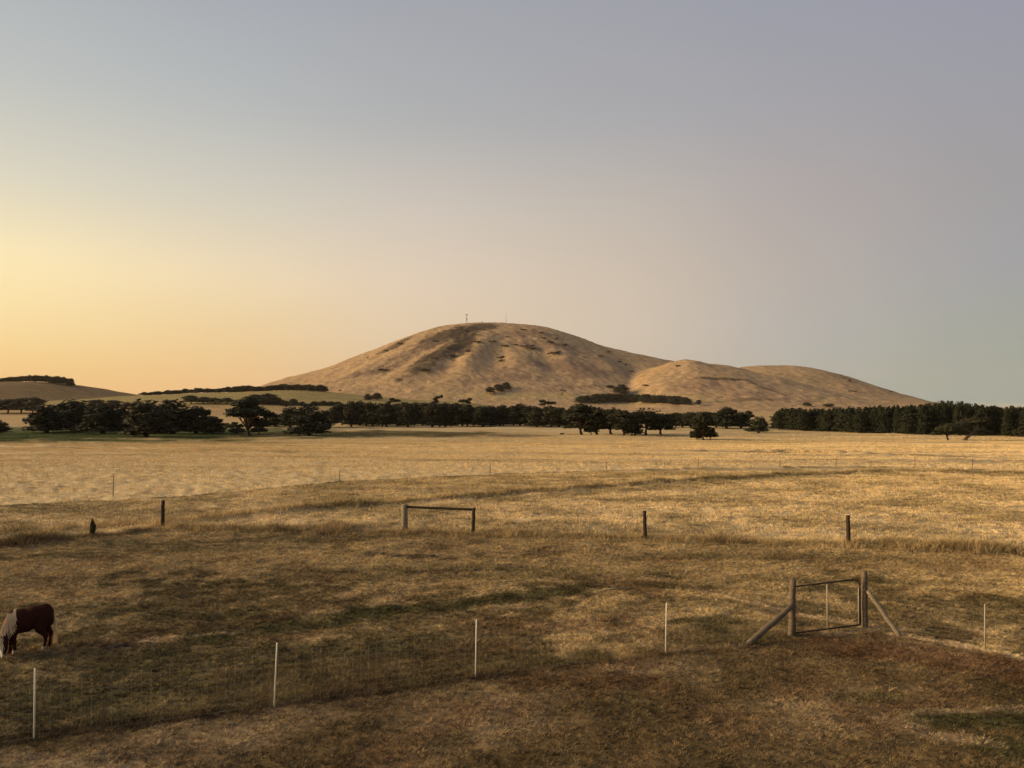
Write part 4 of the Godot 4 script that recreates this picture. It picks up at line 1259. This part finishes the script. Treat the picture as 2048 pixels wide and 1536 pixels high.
	for s in spots:
		var p := hit(s[0], s[1])
		var r := ray(s[2], s[3])
		var top := EYE + r * (p.z / r.z)
		tops.append([p, top])
		part("post", log_mesh(p - o - Vector3(0, 0.15, 0), top - o, s[4], k2, 10), M.timber_old, wf)
		k2 += 1
	var sa := hit(808, 1067)
	var sb := hit(945, 1068)
	var assembly := thing("strainer_frame", "timber strainer frame of two posts joined by a top rail", "fence frame", sa)
	var ra := ray(809, 1009)
	var ta := EYE + ra * (sa.z / ra.z) - sa
	var rb := ray(948, 1016)
	var tb := EYE + rb * (sb.z / rb.z) - sa
	part("post", tube_mesh([Vector3(0.02, -0.15, 0), Vector3(0.02, 0.4, 0), ta - Vector3(0, 0.02, 0), ta], [0.165, 0.162, 0.155, 0.14], 4, 0.62), M.timber_pale, assembly)
	part("post", log_mesh(sb - sa - Vector3(0, 0.15, 0), tb, 0.075, 31), M.timber_old, assembly)
	part("rail", log_mesh(ta + Vector3(0.06, -0.10, 0), tb + Vector3(-0.02, -0.07, 0), 0.055, 32), M.timber_old, assembly)
	var wires := begin()
	var chain := [hit(-300, 1110), hit(20, 1087), tops[0][0], sa, sb, tops[1][0], tops[2][0], hit(2200, 1105)]
	for i in chain.size() - 1:
		if i == 3: continue
		for y in [0.3, 0.6, 0.9]:
			wire_line(wires, chain[i] - o + Vector3(0, y, 0), chain[i + 1] - o + Vector3(0, y, 0), 0.002)
	nm = part("wires", finish(wires), M.wire, wf)
	nm.set_meta("kind", "stuff")
	# --- steel posts of the fence along the golden field
	var ff := thing("steel_post_fence", "line of thin steel posts along the near edge of the golden field", "fence", hit(679, 963))
	o = ff.position
	var seen := [[-60, 1012, 1.2], [226, 993, 1.35], [679, 963, 0.95], [980, 950, 1.15], [1213, 940, 0.9], [1397, 934, 1.1], [1560, 934, 1.0], [1672, 935, 1.0], [1830, 937, 1.3], [1945, 940, 1.2], [2100, 944, 1.2]]
	var prev := Vector3.INF
	wires = begin()
	for s in seen:
		var p := hit(s[0], s[1])
		part("steel_post", tube_mesh([p - o - Vector3(0, 0.1, 0), p - o + Vector3(0.02, s[2], 0)], [0.028, 0.024], 4), M.steel_rust, ff)
		if prev != Vector3.INF:
			for y in [0.45, 0.85]: wire_line(wires, prev - o + Vector3(0, y, 0), p - o + Vector3(0, y, 0), 0.002)
		prev = p
	nm = part("wires", finish(wires), M.wire, ff)
	nm.set_meta("kind", "stuff")
	for s in [[561, 1046, 1016], [1235, 985, 958]]:
		var p := hit(s[0], s[1])
		var tall: float = (s[1] - s[2]) * -p.z / FOCAL
		var st := thing("stake", "thin pale stake in the grass %s" % ("near the strainer frame" if s[0] == 561 else "behind the bank past the strainer frame"), "stake", p, 0.0, "thin stakes by the bank")
		part("shaft", tube_mesh([Vector3(0, -0.1, 0), Vector3(0.01, tall, 0)], [0.02, 0.015], 6), M.steel_pale, st)
		part("cap", tube_mesh([Vector3(0.01, tall, 0), Vector3(0.01, tall + 0.04, 0)], [0.024, 0.016], 6), M.steel_pale, st)

func netting(st: SurfaceTool, a: Vector3, b: Vector3) -> void:
	for k in 9:
		var y := 0.04 + k * 0.115
		wire_line(st, a + Vector3(0, y, 0), b + Vector3(0, y, 0), 0.0017)
	var n := int(a.distance_to(b) / 0.15)
	for k in n:
		var p := a.lerp(b, (k + 0.5) / n)
		wire_line(st, p + Vector3(0, 0.02, 0), p + Vector3(0, 0.98, 0), 0.0008)

func summit() -> void:
	# lattice tower with platforms and drum aerials
	var p := at_depth(933, 2850.0)
	var t := thing("lattice_tower", "lattice tower with aerials and a wide top platform on the summit", "tower", p - Vector3(0, 0.5, 0))
	var tall := 32.0
	var legs := []
	for k in 4:
		var a := TAU * k / 4.0 + PI / 4
		var foot := Vector3(cos(a) * 2.6, -1.0, sin(a) * 2.6)
		var head := Vector3(cos(a) * 1.3, tall, sin(a) * 1.3)
		legs.append([foot, head])
		part("leg", tube_mesh([foot, head], [0.32, 0.26], 6), M.mast, t)
	var br := begin()
	for s in 8:
		for k in 4:
			var l0: Array = legs[k]
			var l1: Array = legs[(k + 1) % 4]
			wire_line(br, l0[0].lerp(l0[1], s / 8.0), l1[0].lerp(l1[1], (s + 1) / 8.0), 0.12)
			wire_line(br, l1[0].lerp(l1[1], s / 8.0), l0[0].lerp(l0[1], (s + 1) / 8.0), 0.12)
	part("bracing", finish(br), M.mast, t)
	var decks := []
	for s in [[tall, 5.2], [tall * 0.5, 3.6]]:
		decks.append(part("platform", tube_mesh([Vector3(0, s[0] - 0.4, 0), Vector3(0, s[0] + 0.4, 0)], [s[1] * 0.8, s[1]], 10), M.mast, t))
	for s in [[0.0, 17.5, 2.8], [2.1, 15.2, 2.6], [4.2, 20.0, 2.2], [1.0, 22.5, 1.8]]:
		var dir := Vector3(sin(s[0]), 0, cos(s[0]))
		part("drum_aerial", tube_mesh([dir * 1.8 + Vector3(0, s[1], 0), dir * 3.1 + Vector3(0, s[1], 0)], [s[2] * 0.55, s[2] * 0.6], 10), M.mast, t)
	for k in 5:
		var a := TAU * k / 5.0
		part("panel_aerial", tube_mesh([Vector3(cos(a) * 4.4, tall - 2.5, sin(a) * 4.4), Vector3(cos(a) * 4.8, tall + 2.2, sin(a) * 4.8)], [0.35, 0.35], 4), M.mast, decks[0])
	p = at_depth(1012, 2850.0)
	t = thing("radio_mast", "thin straight radio mast on the summit right of the lattice tower", "mast", p - Vector3(0, 0.5, 0))
	part("shaft", tube_mesh([Vector3(0, -1, 0), Vector3(0, 20, 0), Vector3(0, 36, 0)], [0.75, 0.6, 0.4], 6), M.mast, t)
	part("whip_aerial", tube_mesh([Vector3(0, 36, 0), Vector3(0, 41, 0)], [0.2, 0.1], 5), M.mast, t)
	p = at_depth(964, 2850.0)
	t = thing("equipment_hut", "tiny hut on the summit between the tower and the mast", "hut", p)
	var bm := BoxMesh.new()
	bm.size = Vector3(5.0, 4.0, 4.0)
	part("walls", bm, M.mast, t).position = Vector3(0, 1.0, 0)
	var pm := PrismMesh.new()
	pm.size = Vector3(5.6, 1.2, 4.6)
	part("roof", pm, M.timber_old, t).position = Vector3(0, 3.6, 0)

func rock_mesh(seed_: int) -> ArrayMesh:
	var sp := SphereMesh.new()
	sp.radius = 1.0
	sp.height = 2.0
	sp.radial_segments = 12
	sp.rings = 7
	var arr := sp.get_mesh_arrays()
	var v: PackedVector3Array = arr[Mesh.ARRAY_VERTEX]
	for i in v.size():
		var n := nz_b.get_noise_3d(v[i].x * 0.8 + seed_ * 9.0, v[i].y * 0.8, v[i].z * 0.8)
		v[i] *= 1.0 + n * 0.55
		v[i].y *= 0.55
	arr[Mesh.ARRAY_VERTEX] = v
	var st := begin()
	var idx: PackedInt32Array = arr[Mesh.ARRAY_INDEX]
	for i in idx: st.add_vertex(v[i])
	return finish(st)

func small_things() -> void:
	var rocks := [rock_mesh(1), rock_mesh(2), rock_mesh(3)]
	var k := 0
	for a in [[742, 1111, 0.16], [766, 1108, 0.14], [795, 1113, 0.18], [832, 1110, 0.15], [858, 1114, 0.2], [882, 1112, 0.15], [846, 1143, 0.14], [905, 1147, 0.17], [948, 1141, 0.13]]:
		var p := hit(a[0], a[1])
		var o := part("stone", rocks[k % 3], M.stone, self)
		o.position = p - Vector3(0, a[2] * 0.12, 0)
		o.scale = Vector3(1.3, 0.8, 1.0) * float(a[2])
		o.rotation.y = k * 1.7
		tag(o, "%s flat dark stone in the paddock before the strainer frame, counted towards the gate" % nth(k + 1), "stone", "stones in the paddock")
		k += 1
	var p1 := hit(235, 1294)
	var heap := part("shadow_mound", rocks[1], M.shadow, self)  # dark mound added in place of the shade beside the pony
	heap.position = p1
	heap.scale = Vector3(0.26, 0.12, 0.14)
	tag(heap, "low dark mound put in for the shade on the grass behind the pony", "dung heap")
	var a := hit(1206, 1182)
	var b := hit(1262, 1181)
	var branch := thing("fallen_branch", "pale fallen branch lying on the dark grass before the gate", "branch", a)
	var e := b - a
	part("limb", tube_mesh([Vector3(0, 0.05, 0), e * 0.5 + Vector3(0, 0.07, 0.04), e + Vector3(0, 0.05, 0)], [0.035, 0.03, 0.012], 7), M.timber_pale, branch)
	part("twig", tube_mesh([e * 0.4 + Vector3(0, 0.07, 0.03), e * 0.55 + Vector3(0.05, 0.2, -0.2)], [0.014, 0.005], 5), M.timber_pale, branch)
	var la := hit(1124, 869)
	var lg := thing("fallen_log", "dark fallen log on the gold field beside the grove", "log", la)
	part("trunk", log_mesh(Vector3(-0.9, 0.25, 0), Vector3(0.9, 0.3, 0.2), 0.42, 51, 9), M.bark, lg)
	part("stub", tube_mesh([Vector3(0.4, 0.4, 0), Vector3(0.6, 0.95, 0.1)], [0.14, 0.06], 6), M.bark, lg)
	photo_tree("shrub", 185, 1070, 1079, 8, "small olive weed bush on the fence line near a lone timber post", "", 3)

func grass() -> void:
	var lawn := []
	scatter(lawn, 62000, 11.0, 24.0, 1.0, func(x: float, d: float) -> float: return 1.0 if d < along(line_netting, x) else 0.0, 1.15)
	for k in 36000:                               # coarser dry tussocks among the short grass
		var d := sqrt(lerpf(121.0, 900.0, rng.randf()))
		var x := rng.randf_range(-1.0, 1.0) * (0.72 * d + 1.5)
		if d > along(line_fence, x) or nz_b.get_noise_2d(x * 0.9 + 50.0, d * 0.9) < 0.02: continue
		sprout(x, d, rng.randf_range(0.8, 1.5), lawn, rng.randf_range(1.0, 1.7))
	grass_field("lawn_grass", "short dry brown grass in front of the netting fence", tuft(1, 12, 0.055, 0.06, 0.009), lawn)
	var paddock := []
	scatter(paddock, 80000, 11.0, 36.0, 1.0, func(x: float, d: float) -> float:
		return 1.0 if d > along(line_netting, x) and d < along(line_fence, x) else 0.0, 1.15)
	grass_field("paddock_grass", "grazed olive and brown grass in the pony's paddock", tuft(2, 12, 0.08, 0.09, 0.014), paddock)
	var stubble := []
	scatter(stubble, 90000, 28.0, 80.0, 1.0, func(x: float, d: float) -> float:
		return (0.8 + d * 0.008) if d > along(line_fence, x) and d < along(line_field, x) else 0.0, 1.1)
	grass_field("stubble_grass", "pale stubble and cut grass between the timber posts and golden field", tuft(3, 12, 0.085, 0.16, 0.022), stubble)
	var field := []
	scatter(field, 210000, 44.0, 440.0, 1.0, func(x: float, d: float) -> float:
		return (0.6 + minf(d, 300.0) * 0.004) if d > along(line_field, x) and rng.randf() > sm(170.0, 440.0, d) else 0.0, 1.1)
	grass_field("field_grass", "ripe golden grass of the wide field", tuft(4, 16, 0.16, 0.55, 0.032), field)
	var tall := []
	for k in 9000:                                # taller growth along the fences and the bank
		var x := rng.randf_range(-40.0, 40.0)
		var n := nz_a.get_noise_2d(x * 0.7, 5.0)
		sprout(x, along(line_fence, x) + rng.randfn() * 0.5, 0.55 + maxf(0.0, n) * 1.2, tall, 1.1)
		if k % 2 == 0:
			var y := rng.randf_range(-30.0, 60.0)
			sprout(y, along(line_bank, y) + rng.randfn() * 0.5, 0.7 + maxf(0.0, n), tall, 1.2)
		if k % 3 == 0:
			var w := rng.randf_range(-14.0, 6.3)
			sprout(w, along(line_netting, w) + 0.25 + rng.randfn() * 0.22, 0.24 + maxf(0.0, n) * 0.3, tall, 1.0)
	for k in 2600:                                # the rough strip behind the netting
		var px := rng.randf_range(700.0, 1500.0) if k % 2 == 0 else rng.randf_range(420.0, 760.0)
		var pq := hit(px, lerpf(1400.0, 1290.0, (px - 400.0) / 1100.0) + rng.randf_range(-50.0, 12.0))
		sprout(pq.x, -pq.z, 0.30, tall, 1.15)
	grass_field("tall_grass", "taller dry grass along the fences and the bank", tuft(5, 16, 0.30, 0.22, 0.014), tall)
